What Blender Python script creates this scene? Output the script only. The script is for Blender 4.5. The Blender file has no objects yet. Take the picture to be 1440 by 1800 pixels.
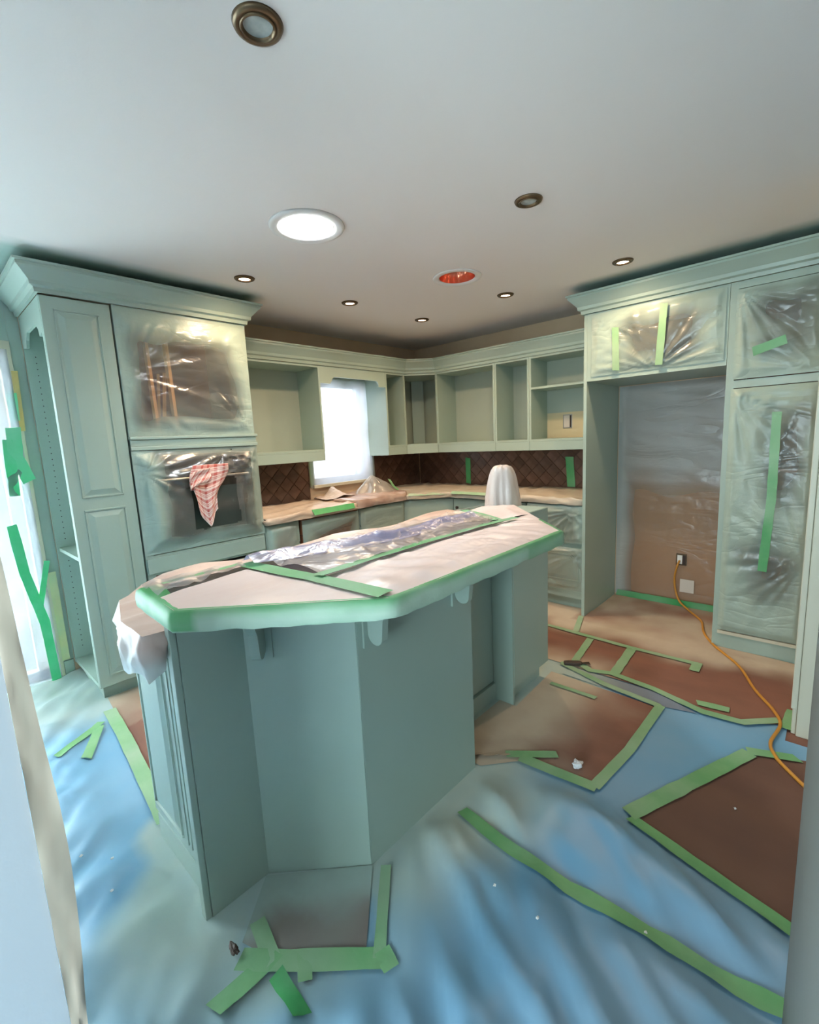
import bpy, bmesh, math, random
from mathutils import Vector, Matrix, noise
random.seed(7)
D = bpy.data
SC = bpy.context.scene
COL = SC.collection

# ------------------------------------------------------------------ camera
cam_d = D.cameras.new('camera'); cam = D.objects.new('camera', cam_d); COL.objects.link(cam)
yaw, pit, rol = 0.7484, 0.1538, -0.0473
F = Vector((-math.cos(yaw)*math.cos(pit), -math.sin(yaw)*math.cos(pit), -math.sin(pit)))
Rv = F.cross(Vector((0, 0, 1))).normalized(); Uv = Rv.cross(F)
R2 = math.cos(rol)*Rv + math.sin(rol)*Uv; U2 = -math.sin(rol)*Rv + math.cos(rol)*Uv
M = Matrix((R2, U2, -F)).transposed().to_4x4(); M.translation = Vector((4.1357, 3.6416, 1.4408))
cam.matrix_world = M
cam_d.sensor_fit = 'VERTICAL'; cam_d.sensor_height = 36.0; cam_d.sensor_width = 28.8
cam_d.lens = 818.53/1800*36; cam_d.clip_start = 0.002; cam_d.clip_end = 100
SC.camera = cam

# ------------------------------------------------------------------ world, exposure
w = D.worlds.new('daylight'); SC.world = w; w.use_nodes = True
bg = w.node_tree.nodes['Background']
bg.inputs[0].default_value = (0.72, 0.87, 1.0, 1); bg.inputs[1].default_value = 0.9
SC.view_settings.view_transform = 'Standard'; SC.view_settings.look = 'None'
SC.view_settings.gamma = 1; SC.view_settings.use_curve_mapping = False
SC.view_settings.exposure = 0.18

# daylight falling through the windows of the room (area lamps standing just outside the glass)
def area_light(name, loc, direction, sx, sy, energy, color):
    l = D.lights.new(name, 'AREA'); l.shape = 'RECTANGLE'; l.size = sx; l.size_y = sy
    l.energy = energy; l.color = color
    o = D.objects.new(name, l); COL.objects.link(o); o.location = loc
    o.rotation_euler = Vector(direction).to_track_quat('-Z', 'Y').to_euler()
    return o
SKYC = (0.72, 0.93, 1.0)
area_light('daylight_patio_door', (4.86, -0.50, 1.05), (0, 1, -0.02), 1.7, 2.0, 300, SKYC)
area_light('daylight_sink_window', (1.13, -0.30, 1.55), (0, 1, -0.05), 0.8, 1.0, 9, (0.78, 0.90, 1.0))
area_light('daylight_dining_window', (7.35, 3.85, 1.35), (-1, 0, 0), 1.9, 2.0, 195, SKYC)
area_light('daylight_garden_window', (5.7, 7.35, 1.35), (0, -1, 0), 2.0, 2.0, 12, SKYC)

# ------------------------------------------------------------------ helpers
def lin(c):
    return tuple(((x/255)/12.92 if x/255 <= 0.04045 else ((x/255+0.055)/1.055)**2.4) for x in c)
def c4(c): return (*lin(c), 1)
PAINT = (161, 179, 167)
def nodes_of(m):
    m.use_nodes = True; nt = m.node_tree
    return nt, nt.nodes, nt.links, nt.nodes['Principled BSDF'], nt.nodes['Material Output']
def mat(name, col, rough=0.5, col2=None, nscale=4.0, stretch=None, bump=0.0, bscale=60, metal=0.0, spec=0.5, mist=False,
        mistcol=PAINT, objrand=0.0, detail=4.0):
    m = D.materials.new(name); nt, N, L, b, out = nodes_of(m)
    b.inputs['Roughness'].default_value = rough; b.inputs['Metallic'].default_value = metal
    b.inputs['Specular IOR Level'].default_value = spec
    tc = N.new('ShaderNodeTexCoord'); src = tc.outputs['Object']
    if stretch:
        mp = N.new('ShaderNodeMapping'); mp.inputs['Scale'].default_value = stretch; L.new(src, mp.inputs[0]); src = mp.outputs[0]
    colsock = None
    if col2 is not None:
        nz = N.new('ShaderNodeTexNoise'); nz.inputs['Scale'].default_value = nscale; nz.inputs['Detail'].default_value = detail
        L.new(src, nz.inputs['Vector'])
        r = N.new('ShaderNodeValToRGB'); r.color_ramp.elements[0].position = 0.35; r.color_ramp.elements[1].position = 0.65
        r.color_ramp.elements[0].color = c4(col); r.color_ramp.elements[1].color = c4(col2)
        L.new(nz.outputs['Fac'], r.inputs[0]); colsock = r.outputs[0]
    if objrand:
        oi = N.new('ShaderNodeObjectInfo'); hsv = N.new('ShaderNodeHueSaturation')
        ma = N.new('ShaderNodeMath'); ma.operation = 'MULTIPLY_ADD'; ma.inputs[1].default_value = 2*objrand; ma.inputs[2].default_value = 1-objrand
        L.new(oi.outputs['Random'], ma.inputs[0]); L.new(ma.outputs[0], hsv.inputs['Value'])
        if colsock: L.new(colsock, hsv.inputs['Color'])
        else: hsv.inputs['Color'].default_value = c4(col)
        colsock = hsv.outputs[0]
    if mist:
        at = N.new('ShaderNodeAttribute'); at.attribute_name = 'mist'
        nz2 = N.new('ShaderNodeTexNoise'); nz2.inputs['Scale'].default_value = 7; nz2.inputs['Detail'].default_value = 3
        L.new(tc.outputs['Object'], nz2.inputs['Vector'])
        mm = N.new('ShaderNodeMath'); mm.operation = 'MULTIPLY_ADD'; mm.inputs[1].default_value = 0.5; mm.inputs[2].default_value = -0.25
        L.new(nz2.outputs['Fac'], mm.inputs[0])
        m3 = N.new('ShaderNodeMath'); m3.operation = 'MULTIPLY'; L.new(mm.outputs[0], m3.inputs[0])
        m4 = N.new('ShaderNodeMath'); m4.operation = 'ADD'; m4.use_clamp = True
        L.new(at.outputs['Fac'], m3.inputs[1]); L.new(at.outputs['Fac'], m4.inputs[0]); L.new(m3.outputs[0], m4.inputs[1])
        mx = N.new('ShaderNodeMix'); mx.data_type = 'RGBA'; L.new(m4.outputs[0], mx.inputs[0])
        if colsock: L.new(colsock, mx.inputs[6])
        else: mx.inputs[6].default_value = c4(col)
        mx.inputs[7].default_value = c4(mistcol); colsock = mx.outputs[2]
    if colsock: L.new(colsock, b.inputs['Base Color'])
    else: b.inputs['Base Color'].default_value = c4(col)
    if bump:
        nb = N.new('ShaderNodeTexNoise'); nb.inputs['Scale'].default_value = bscale; nb.inputs['Detail'].default_value = 3
        L.new(src, nb.inputs['Vector'])
        bp = N.new('ShaderNodeBump'); bp.inputs['Strength'].default_value = bump; bp.inputs['Distance'].default_value = 0.01
        L.new(nb.outputs['Fac'], bp.inputs['Height']); L.new(bp.outputs[0], b.inputs['Normal'])
    return m
def film(name, haze=0.25, hazecol=(225, 222, 215), mistcol=PAINT, rough=0.3, gloss=0.07, translucent=0.5, tint=(245, 243, 238), crease=3.2):
    """thin clear plastic film; the 'mist' attribute is dried overspray on it"""
    m = D.materials.new(name); nt, N, L, b, out = nodes_of(m); N.remove(b)
    tr = N.new('ShaderNodeBsdfTransparent'); tr.inputs[0].default_value = c4(tint)
    df = N.new('ShaderNodeBsdfDiffuse'); df.inputs[0].default_value = c4(hazecol)
    tl = N.new('ShaderNodeBsdfTranslucent'); tl.inputs[0].default_value = c4(hazecol)
    m0 = N.new('ShaderNodeMixShader'); m0.inputs[0].default_value = translucent; L.new(df.outputs[0], m0.inputs[1]); L.new(tl.outputs[0], m0.inputs[2])
    m1 = N.new('ShaderNodeMixShader'); m1.inputs[0].default_value = haze; L.new(tr.outputs[0], m1.inputs[1]); L.new(m0.outputs[0], m1.inputs[2])
    gl = N.new('ShaderNodeBsdfGlossy'); gl.inputs['Roughness'].default_value = rough; gl.inputs[0].default_value = (1, 1, 1, 1)
    lw = N.new('ShaderNodeLayerWeight'); lw.inputs[0].default_value = 0.25
    ma = N.new('ShaderNodeMath'); ma.operation = 'MULTIPLY_ADD'; ma.inputs[1].default_value = 0.25; ma.inputs[2].default_value = gloss
    L.new(lw.outputs['Facing'], ma.inputs[0])
    m2 = N.new('ShaderNodeMixShader'); L.new(ma.outputs[0], m2.inputs[0]); L.new(m1.outputs[0], m2.inputs[1]); L.new(gl.outputs[0], m2.inputs[2])
    pd = N.new('ShaderNodeBsdfPrincipled'); pd.inputs['Base Color'].default_value = c4(mistcol); pd.inputs['Roughness'].default_value = 0.38
    at = N.new('ShaderNodeAttribute'); at.attribute_name = 'mist'
    m3 = N.new('ShaderNodeMixShader'); L.new(at.outputs['Fac'], m3.inputs[0]); L.new(m2.outputs[0], m3.inputs[1]); L.new(pd.outputs[0], m3.inputs[2])
    tc = N.new('ShaderNodeTexCoord'); nb = N.new('ShaderNodeTexNoise'); nb.inputs['Scale'].default_value = 14; nb.inputs['Detail'].default_value = 3
    L.new(tc.outputs['Object'], nb.inputs[0]); bpn = N.new('ShaderNodeBump'); bpn.inputs['Strength'].default_value = 0.25; bpn.inputs['Distance'].default_value = 0.02
    L.new(nb.outputs['Fac'], bpn.inputs['Height'])
    n2 = N.new('ShaderNodeTexNoise'); n2.inputs['Scale'].default_value = crease; n2.inputs['Detail'].default_value = 2; n2.inputs['Distortion'].default_value = 1.2
    mp = N.new('ShaderNodeMapping'); mp.inputs['Scale'].default_value = (0.6, 0.6, 1.9); mp.inputs['Rotation'].default_value = (0.35, 0.3, 0.2); L.new(tc.outputs['Object'], mp.inputs[0]); L.new(mp.outputs[0], n2.inputs[0])
    q1 = N.new('ShaderNodeMath'); q1.operation = 'SUBTRACT'; q1.inputs[1].default_value = 0.5; L.new(n2.outputs['Fac'], q1.inputs[0])
    q2 = N.new('ShaderNodeMath'); q2.operation = 'ABSOLUTE'; L.new(q1.outputs[0], q2.inputs[0])
    q3 = N.new('ShaderNodeMath'); q3.operation = 'POWER'; q3.inputs[1].default_value = 0.5; L.new(q2.outputs[0], q3.inputs[0])
    b2 = N.new('ShaderNodeBump'); b2.inputs['Strength'].default_value = 0.28; b2.inputs['Distance'].default_value = 0.02; L.new(q3.outputs[0], b2.inputs['Height']); L.new(bpn.outputs[0], b2.inputs['Normal'])
    for s in (gl, pd, df): L.new(b2.outputs[0], s.inputs['Normal'])
    L.new(m3.outputs[0], out.inputs[0])
    return m
def emit(name, col, strength):
    m = D.materials.new(name); nt, N, L, b, out = nodes_of(m)
    b.inputs['Base Color'].default_value = (*col, 1); b.inputs['Emission Color'].default_value = (*col, 1); b.inputs['Emission Strength'].default_value = strength
    return m

MT = dict(
    paint=mat('cabinet_paint', PAINT, 0.36, (156, 174, 162), 1.5, bump=0.03, bscale=90),
    inside=mat('cabinet_inside', (164, 174, 160), 0.55, (156, 168, 156), 2),
    wallk=mat('kitchen_wall_paint', (218, 190, 156), 0.7, (210, 182, 148), 3, bump=0.05, mist=True),
    wallw=mat('white_wall_paint', (232, 236, 242), 0.6, bump=0.04),
    wallg=mat('grey_wall_paint', (122, 124, 120), 0.6, bump=0.04),
    ceil=mat('ceiling_paint', (228, 222, 217), 0.8, bump=0.03, bscale=120, mist=True, mistcol=(140, 170, 158)),
    cream=mat('cream_trim', (198, 192, 170), 0.45),
    tile=mat('brown_tile', (72, 48, 36), 0.32, (98, 72, 58), 9, objrand=0.25, mist=True, mistcol=(120, 128, 130)),
    grout=mat('tile_grout', (88, 66, 52), 0.8),
    wood=mat('raw_wood_inside', (132, 78, 48), 0.5, (104, 60, 38), 3, stretch=(1, 1, 0.2)),
    stick=mat('pine_batten', (206, 158, 104), 0.5, (190, 140, 88), 6, stretch=(4, 4, 0.5)),
    dark=mat('dark_cavity', (52, 40, 36), 0.6),
    black=mat('black_glass', (26, 25, 25), 0.12, spec=0.6),
    steel=mat('brushed_steel', (170, 168, 165), 0.35, metal=1.0),
    bronze=mat('aged_brass', (112, 92, 66), 0.38, (90, 74, 56), 12, metal=0.7),
    granite=mat('dark_granite', (70, 58, 60), 0.25, (52, 44, 50), 30),
    brownpaper=mat('brown_rosin_paper', (136, 92, 74), 0.75, (116, 78, 64), 2.2, stretch=(1.6, 0.6, 1), bump=0.06, bscale=12, mist=True, mistcol=(188, 174, 154)),
    bluesheet=mat('blue_plastic_sheet', (108, 160, 192), 0.42, (128, 164, 188), 1.6, bump=0.15, bscale=5, mist=True, mistcol=(176, 190, 182)),
    greysheet=mat('grey_plastic_sheet', (132, 140, 150), 0.4, (122, 132, 146), 2, mist=True, mistcol=(176, 190, 182)),
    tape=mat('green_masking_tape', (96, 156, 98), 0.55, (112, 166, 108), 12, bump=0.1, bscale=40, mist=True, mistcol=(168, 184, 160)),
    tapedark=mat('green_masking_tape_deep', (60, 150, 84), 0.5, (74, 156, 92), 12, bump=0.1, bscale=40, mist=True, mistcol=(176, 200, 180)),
    tapebright=mat('green_masking_tape_backlit', (70, 196, 128), 0.5, (88, 200, 140), 12, bump=0.1, bscale=40, mist=True, mistcol=(176, 214, 196)),  # brighter green stands in for daylight shining through the door tapes
    pinkpaper=mat('pink_masking_paper', (232, 212, 206), 0.36, (222, 198, 190), 3, bump=0.3, bscale=11, stretch=(0.7, 2.2, 1), mist=True, mistcol=(186, 204, 198)),
    tanpaper=mat('tan_masking_paper', (208, 188, 168), 0.4, (192, 168, 146), 4, bump=0.12, bscale=10, mist=True, mistcol=(190, 196, 176)),
    whiteplastic=mat('milky_plastic', (222, 222, 226), 0.35, (206, 200, 196), 3, bump=0.12, bscale=8, mist=True),
    bluefilm=mat('blue_film_roll', (92, 104, 156), 0.25, (178, 174, 184), 9, bump=0.3, bscale=20),
    clear=film('clear_plastic_film', 0.17, gloss=0.045, rough=0.24),
    milky=film('milky_plastic_film', 0.45, translucent=0.5),
    window_film=film('window_plastic_film', 0.62, (226, 230, 240), translucent=0.85, gloss=0.06),
    cord=mat('yellow_cord', (196, 134, 48), 0.45),
    white=mat('white_enamel', (226, 224, 220), 0.4),
    frost=mat('frosted_lens', (176, 184, 180), 0.25, (150, 160, 156), 30),
    copper=mat('copper_reflector', (250, 150, 112), 0.16, (236, 120, 88), 9, metal=0.6),
    glow_warm=emit('lit_halogen', (1.0, 0.72, 0.52), 18),
    glow_day=emit('daylight_diffuser', (0.94, 0.95, 1.0), 2.6),
    glass=D.materials.new('window_glass'),
    plate=mat('wall_plate', (206, 196, 184), 0.5),
    dirt=mat('dark_scrap', (48, 36, 28), 0.6, (70, 52, 40), 20),
)
g = MT['glass']; nt, N, L, b, out = nodes_of(g)
b.inputs['Transmission Weight'].default_value = 1; b.inputs['Roughness'].default_value = 0; b.inputs['IOR'].default_value = 1.05; b.inputs['Base Color'].default_value = (1, 1, 1, 1)
# striped tea towel
tw = D.materials.new('striped_cotton'); nt, N, L, b, out = nodes_of(tw); b.inputs['Roughness'].default_value = 0.9
at = N.new('ShaderNodeAttribute'); at.attribute_name = 'cloth'; sep = N.new('ShaderNodeSeparateXYZ'); L.new(at.outputs['Vector'], sep.inputs[0])
def stripes(sock, f, pos, wid):
    a = N.new('ShaderNodeMath'); a.operation = 'MULTIPLY'; a.inputs[1].default_value = f; L.new(sock, a.inputs[0])
    fr = N.new('ShaderNodeMath'); fr.operation = 'FRACT'; L.new(a.outputs[0], fr.inputs[0])
    r = N.new('ShaderNodeValToRGB'); r.color_ramp.interpolation = 'CONSTANT'
    e = r.color_ramp.elements; e[0].position = 0; e[0].color = (0, 0, 0, 1); e[1].position = pos[0]; e[1].color = (1, 1, 1, 1)
    on = False
    for p in pos[1:]:
        x = e.new(p); x.color = (0, 0, 0, 1) if not on else (1, 1, 1, 1); on = not on
    L.new(fr.outputs[0], r.inputs[0]); return r.outputs[0]
s1 = stripes(sep.outputs[1], 7.0, [0.02, 0.36, 0.5, 0.58, 0.68, 0.76], 0); s2 = stripes(sep.outputs[0], 5.0, [0.1, 0.45], 0)
ad = N.new('ShaderNodeMix'); ad.data_type = 'FLOAT'; ad.inputs[0].default_value = 0.3; L.new(s1, ad.inputs[2]); L.new(s2, ad.inputs[3])
mx = N.new('ShaderNodeMix'); mx.data_type = 'RGBA'; L.new(ad.outputs[0], mx.inputs[0]); mx.inputs[6].default_value = c4((232, 208, 196)); mx.inputs[7].default_value = c4((186, 92, 82))
L.new(mx.outputs[2], b.inputs['Base Color']); MT['towel'] = tw

def nz(x, y=0, z=0): return noise.noise(Vector((x, y, z)))
def sm(a, b_, x):
    t = max(0, min(1, (x-a)/(b_-a))); return t*t*(3-2*t)

class MB:
    def __init__(s): s.v = []; s.f = []; s.a = {}
    def box(s, x0, x1, y0, y1, z0, z1):
        i = len(s.v); x0, x1 = min(x0, x1), max(x0, x1); y0, y1 = min(y0, y1), max(y0, y1); z0, z1 = min(z0, z1), max(z0, z1)
        s.v += [(x0,y0,z0),(x1,y0,z0),(x1,y1,z0),(x0,y1,z0),(x0,y0,z1),(x1,y0,z1),(x1,y1,z1),(x0,y1,z1)]
        s.f += [tuple(i+k for k in q) for q in ((0,3,2,1),(4,5,6,7),(0,1,5,4),(1,2,6,5),(2,3,7,6),(3,0,4,7))]; return s
    def prism(s, poly, z0, z1, fn=None):
        """poly 2D CCW extruded z0..z1; fn maps (x,y,z)->world"""
        fn = fn or (lambda a, b_, c: (a, b_, c))
        area = sum(poly[k][0]*poly[(k+1) % len(poly)][1]-poly[(k+1) % len(poly)][0]*poly[k][1] for k in range(len(poly)))
        if area < 0: poly = poly[::-1]
        n = len(poly); i = len(s.v)
        s.v += [fn(p[0], p[1], z0) for p in poly] + [fn(p[0], p[1], z1) for p in poly]
        s.f += [tuple(range(i+n-1, i-1, -1)), tuple(range(i+n, i+2*n))]
        s.f += [(i+k, i+(k+1) % n, i+n+(k+1) % n, i+n+k) for k in range(n)]; return s
    def frustum(s, P, U, V, Nn, w, h, bev, d):
        """raised panel: rectangle w x h at P, rises d with bevel bev"""
        P, U, V, Nn = map(Vector, (P, U, V, Nn)); i = len(s.v)
        for (a, b_, c) in ((0,0,0),(w,0,0),(w,h,0),(0,h,0),(bev,bev,d),(w-bev,bev,d),(w-bev,h-bev,d),(bev,h-bev,d)):
            s.v.append(tuple(P+U*a+V*b_+Nn*c))
        s.f += [tuple(i+k for k in q) for q in ((4,5,6,7),(0,1,5,4),(1,2,6,5),(2,3,7,6),(3,0,4,7),(3,2,1,0))]; return s
    def lathe(s, prof, c, n=32, axis=2):
        i = len(s.v); m = len(prof)
        for k in range(n):
            a = 2*math.pi*k/n
            for (r, z) in prof: s.v.append((c[0]+r*math.cos(a), c[1]+r*math.sin(a), c[2]+z))
        for k in range(n):
            for j in range(m-1):
                a, b_ = i+k*m+j, i+((k+1) % n)*m+j; s.f.append((a, b_, b_+1, a+1))
        return s
    def disc(s, c, r, n=32, up=False):
        i = len(s.v); s.v += [(c[0]+r*math.cos(2*math.pi*k/n), c[1]+r*math.sin(2*math.pi*k/n), c[2]) for k in range(n)]
        q = tuple(range(i, i+n)); s.f.append(q if up else q[::-1]); return s
    def tube(s, pts, r, n=8):
        pts = [Vector(p) for p in pts]; i = len(s.v); up = Vector((0.1, 0.2, 1)).normalized()
        for k, p in enumerate(pts):
            t = (pts[min(k+1, len(pts)-1)]-pts[max(k-1, 0)]).normalized(); a = t.cross(up)
            if a.length < 1e-3: a = t.cross(Vector((1, 0, 0)))
            a.normalize(); b_ = t.cross(a); rr = r[k] if isinstance(r, (list, tuple)) else r
            for j in range(n):
                th = 2*math.pi*j/n; s.v.append(tuple(p+a*math.cos(th)*rr+b_*math.sin(th)*rr))
        for k in range(len(pts)-1):
            for j in range(n): s.f.append((i+k*n+j, i+k*n+(j+1) % n, i+(k+1)*n+(j+1) % n, i+(k+1)*n+j))
        s.f += [tuple(range(i+n-1, i-1, -1)), tuple(range(i+(len(pts)-1)*n, i+len(pts)*n))]; return s
    def sweep(s, path, prof, closed=False):
        """profile [(out,z)] swept along a 2D path with mitred corners; out is to the right of travel"""
        i = len(s.v); n = len(prof); P = [Vector(p) for p in path]; K = len(P)
        for k in range(K):
            ds = []
            if k > 0: ds.append((P[k]-P[k-1]).normalized())
            if k < K-1: ds.append((P[k+1]-P[k]).normalized())
            ns = [Vector((d.y, -d.x)) for d in ds]
            nn = sum(ns, Vector((0, 0))).normalized(); sc = 1/max(0.3, nn.dot(ns[0]))
            for (o, z) in prof: q = P[k]+nn*o*sc; s.v.append((q.x, q.y, z))
        for k in range(K-1):
            for j in range(n-1): s.f.append((i+k*n+j, i+(k+1)*n+j, i+(k+1)*n+j+1, i+k*n+j+1))
            s.f.append((i+k*n+n-1, i+(k+1)*n+n-1, i+(k+1)*n, i+k*n))
        s.f += [tuple(range(i, i+n)), tuple(range(i+(K-1)*n+n-1, i+(K-1)*n-1, -1))]; return s
    def build(s, name, m, parent=None, smooth=False, bevel=0.0):
        off = Vector(parent['base']) if parent and 'base' in parent else Vector((0, 0, 0))
        if parent is None or 'base' not in parent: org = off
        me = D.meshes.new(name); me.from_pydata([tuple(Vector(v)-off) for v in s.v], [], s.f); me.update()
        for k, vals in s.a.items():
            if k == 'cloth':
                A = me.attributes.new(k, 'FLOAT_VECTOR', 'POINT'); A.data.foreach_set('vector', [x for v in vals for x in v])
            else:
                A = me.attributes.new(k, 'FLOAT', 'POINT'); A.data.foreach_set('value', vals)
        bm = bmesh.new(); bm.from_mesh(me); bmesh.ops.recalc_face_normals(bm, faces=bm.faces); bm.to_mesh(me); bm.free()
        if smooth: me.polygons.foreach_set('use_smooth', [True]*len(me.polygons))
        o = D.objects.new(name, me); COL.objects.link(o); me.materials.append(MT[m] if isinstance(m, str) else m)
        if parent: o.parent = parent
        if bevel:
            md = o.modifiers.new('edge', 'BEVEL'); md.width = bevel; md.segments = 2; md.limit_method = 'ANGLE'
        return o
def tag(o, label, cat=None, group=None, kind=None):
    if label: o['label'] = label
    if cat: o['category'] = cat
    if group: o['group'] = group
    if kind: o['kind'] = kind
    return o
def thing(name, label, cat, base=(0, 0, 0), group=None):
    e = D.objects.new(name, None); COL.objects.link(e); e.location = base; e['base'] = base; e.empty_display_size = 0.05
    return tag(e, label, cat, group)
def struct(o): o['kind'] = 'structure'; return o

def sheet(name, P, U, V, w_, h_, nu, nv, hf, m, label=None, cat='plastic sheet', mist=None, hole=None, parent=None, group=None, smooth=True):
    P, U, V = Vector(P), Vector(U).normalized(), Vector(V).normalized(); Nn = U.cross(V)
    mb = MB(); ms = []
    for j in range(nv+1):
        for i in range(nu+1):
            u, v = w_*i/nu, h_*j/nv
            q = P+U*u+V*v+Nn*hf(u, v); mb.v.append(tuple(q)); ms.append(mist(u, v) if mist else 0.0)
    for j in range(nv):
        for i in range(nu):
            if hole and hole(w_*(i+.5)/nu, h_*(j+.5)/nv): continue
            a = j*(nu+1)+i; mb.f.append((a, a+1, a+nu+2, a+nu+1))
    mb.a['mist'] = ms
    me_o = mb.build(name, m, parent, smooth)
    if label: tag(me_o, label, cat, group)
    return me_o
def pinch(u, v, pu, pv, k, amp, R, seed):
    du, dv = u-pu, v-pv; r = math.hypot(du, dv); th = math.atan2(dv, du)
    return amp*nz(th*k, seed, r*1.5)*math.exp(-r/R)*min(1, r/0.04)*2
def ridge(u, v, ang, ls, ss, amp, seed):
    c, s_ = math.cos(ang), math.sin(ang); a, b_ = u*c+v*s_, -u*s_+v*c
    n = nz(a*ls, b_*ss+0.6*nz(a*ls*2, seed), seed); return amp*(1-2.4*abs(n))
def edge_mist(u, v, w_, h_, b_, seed, core=0.0, nzs=4):
    d = min(u, w_-u, v, h_-v)+0.10*nz(u*nzs, v*nzs, seed)
    return max(core, 1-sm(b_*0.25, b_, d))

def seg_d(p, a, b_):
    ax, ay = a; bx, by = b_; dx, dy = bx-ax, by-ay; t_ = max(0, min(1, ((p[0]-ax)*dx+(p[1]-ay)*dy)/(dx*dx+dy*dy+1e-12)))
    return math.hypot(p[0]-ax-t_*dx, p[1]-ay-t_*dy)
def poly_d(x, y, poly): return min(seg_d((x, y), poly[k], poly[(k+1) % len(poly)]) for k in range(len(poly)))
def inside(x, y, poly):
    c = False; j = len(poly)-1
    for i in range(len(poly)):
        if (poly[i][1] > y) != (poly[j][1] > y) and x < (poly[j][0]-poly[i][0])*(y-poly[i][1])/(poly[j][1]-poly[i][1])+poly[i][0]: c = not c
        j = i
    return c
def tape(name, pts, wd, zf, label, m='tape', mist=0.0, group=None, nrm=None, ragged=0.12, cat='tape', mistf=None):
    """strip of masking tape along pts (3D or 2D with height function zf), normal nrm (default up)"""
    Nn = Vector(nrm) if nrm else Vector((0, 0, 1)); P = []
    raw = [Vector(p) if len(p) == 3 else Vector((p[0], p[1], 0)) for p in pts]
    for k in range(len(raw)-1):
        n = max(2, int((raw[k+1]-raw[k]).length/0.05))
        P += [raw[k].lerp(raw[k+1], t/n) for t in range(n)]
    P.append(raw[-1]); mb = MB(); ms = []
    for k, p in enumerate(P):
        d = (P[min(k+1, len(P)-1)]-P[max(k-1, 0)]).normalized(); sd = Nn.cross(d).normalized()
        jag = 1+ragged*nz(k*0.9, wd*90, len(name)+p.x*3)
        sk = d*(0.25*wd*nz(p.x*9, p.y*9, 3)) if k in (0, len(P)-1) else Vector((0, 0, 0))
        for q in (-1, 0, 1):
            r = p+sd*(q*wd*0.5*jag)+sk*q
            if zf: r.z = zf(r.x, r.y)
            r = r+Nn*(0.0015+0.0015*(nz(p.x*14, p.y*14, p.z*14+q)+.6))
            mb.v.append(tuple(r)); ms.append(mistf(r) if mistf else max(0, min(1, mist+0.35*nz(r.x*6, r.y*6, r.z*6))) if mist > 0 else 0)
    for k in range(len(P)-1):
        for q in (0, 1): a = k*3+q; mb.f.append((a, a+1, a+4, a+3))
    mb.a['mist'] = ms
    o = mb.build(name, m, None, True)
    return tag(o, label, cat, group)

# ------------------------------------------------------------------ the room
H = 2.44
def wall_grid_with_holes(name, axis, val, thick, a0, a1, z0, z1, holes, m):
    """wall in plane axis=val, spanning a0..a1 along the other axis, rectangular holes (a0,a1,z0,z1); thickness goes outward (negative)"""
    As = sorted(set([a0, a1]+[x for h in holes for x in h[:2]])); Zs = sorted(set([z0, z1]+[x for h in holes for x in h[2:]]))
    mb = MB()
    for i in range(len(As)-1):
        for j in range(len(Zs)-1):
            ca, cz = (As[i]+As[i+1])/2, (Zs[j]+Zs[j+1])/2
            if any(h[0] < ca < h[1] and h[2] < cz < h[3] for h in holes): continue
            if axis == 1: mb.box(As[i], As[i+1], val, val-thick, Zs[j], Zs[j+1])
            else: mb.box(val, val-thick, As[i], As[i+1], Zs[j], Zs[j+1])
    return struct(mb.build(name, m))
WIN = (0.80, 1.52, 1.06, 2.03); DOOR = (3.66, 5.5, 0.0, 2.06)
wall_back = wall_grid_with_holes('wall_back', 1, 0.0, 0.15, -0.15, 7.15, 0, H, [WIN, DOOR], 'wallk')
wall_fridge = struct(MB().box(-0.15, 0, 0, 7.15, 0, H).build('wall_fridge_side', 'wallk'))
struct(MB().box(0, 1.5, 3.58, 3.70, 0, H).build('wall_pantry_side', 'wallk'))
struct(MB().box(0.70, 1.5, 3.562, 3.579, 0.0, 0.13).build('baseboard_pantry_side', 'cream', bevel=0.004))
struct(MB().box(1.43, 1.515, 3.556, 3.579, 0.13, 2.2).box(1.50, 1.515, 3.58, 3.70, 0, 2.2).build('trim_1', 'cream', bevel=0.004))
struct(MB().prism([(2.9, 3.634), (4.7, 3.76), (4.7, 3.87), (2.9, 3.75)], 0, H).build('wall_right', 'wallg'))
struct(MB().box(4.080, 7.0, 2.68, 2.80, 0, H).build('wall_left', 'wallw'))
wall_grid_with_holes('wall_dining', 0, 7.15, 0.15, -0.15, 7.15, 0, H, [(2.9, 4.8, 0.4, 2.3)], 'wallw')
wall_grid_with_holes('wall_garden', 1, 7.15, 0.15, 0, 7.0, 0, H, [(4.7, 6.7, 0.4, 2.3)], 'wallw')
for nm, (x0, x1, y0, y1) in dict(window_2=(7.03, 7.10, 2.9, 4.8), window_3=(4.7, 6.7, 7.03, 7.10)).items():
    mb = MB(); lx = x1-x0 > 0.2
    a0, a1 = (x0, x1) if lx else (y0, y1)
    def bar(p, q, z0, z1): (mb.box(p, q, y0, y1, z0, z1) if lx else mb.box(x0, x1, p, q, z0, z1))
    bar(a0, a1, 0.4, 0.46); bar(a0, a1, 2.24, 2.3)
    for k in range(4): c = a0+0.03+(a1-a0-0.06)*k/3; bar(c-0.03, c+0.03, 0.4, 2.3)
    struct(mb.build(nm, 'white'))
struct(MB().box(-0.15, 7.15, -0.15, 7.15, -0.1, 0).build('floor', 'brownpaper'))

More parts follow.
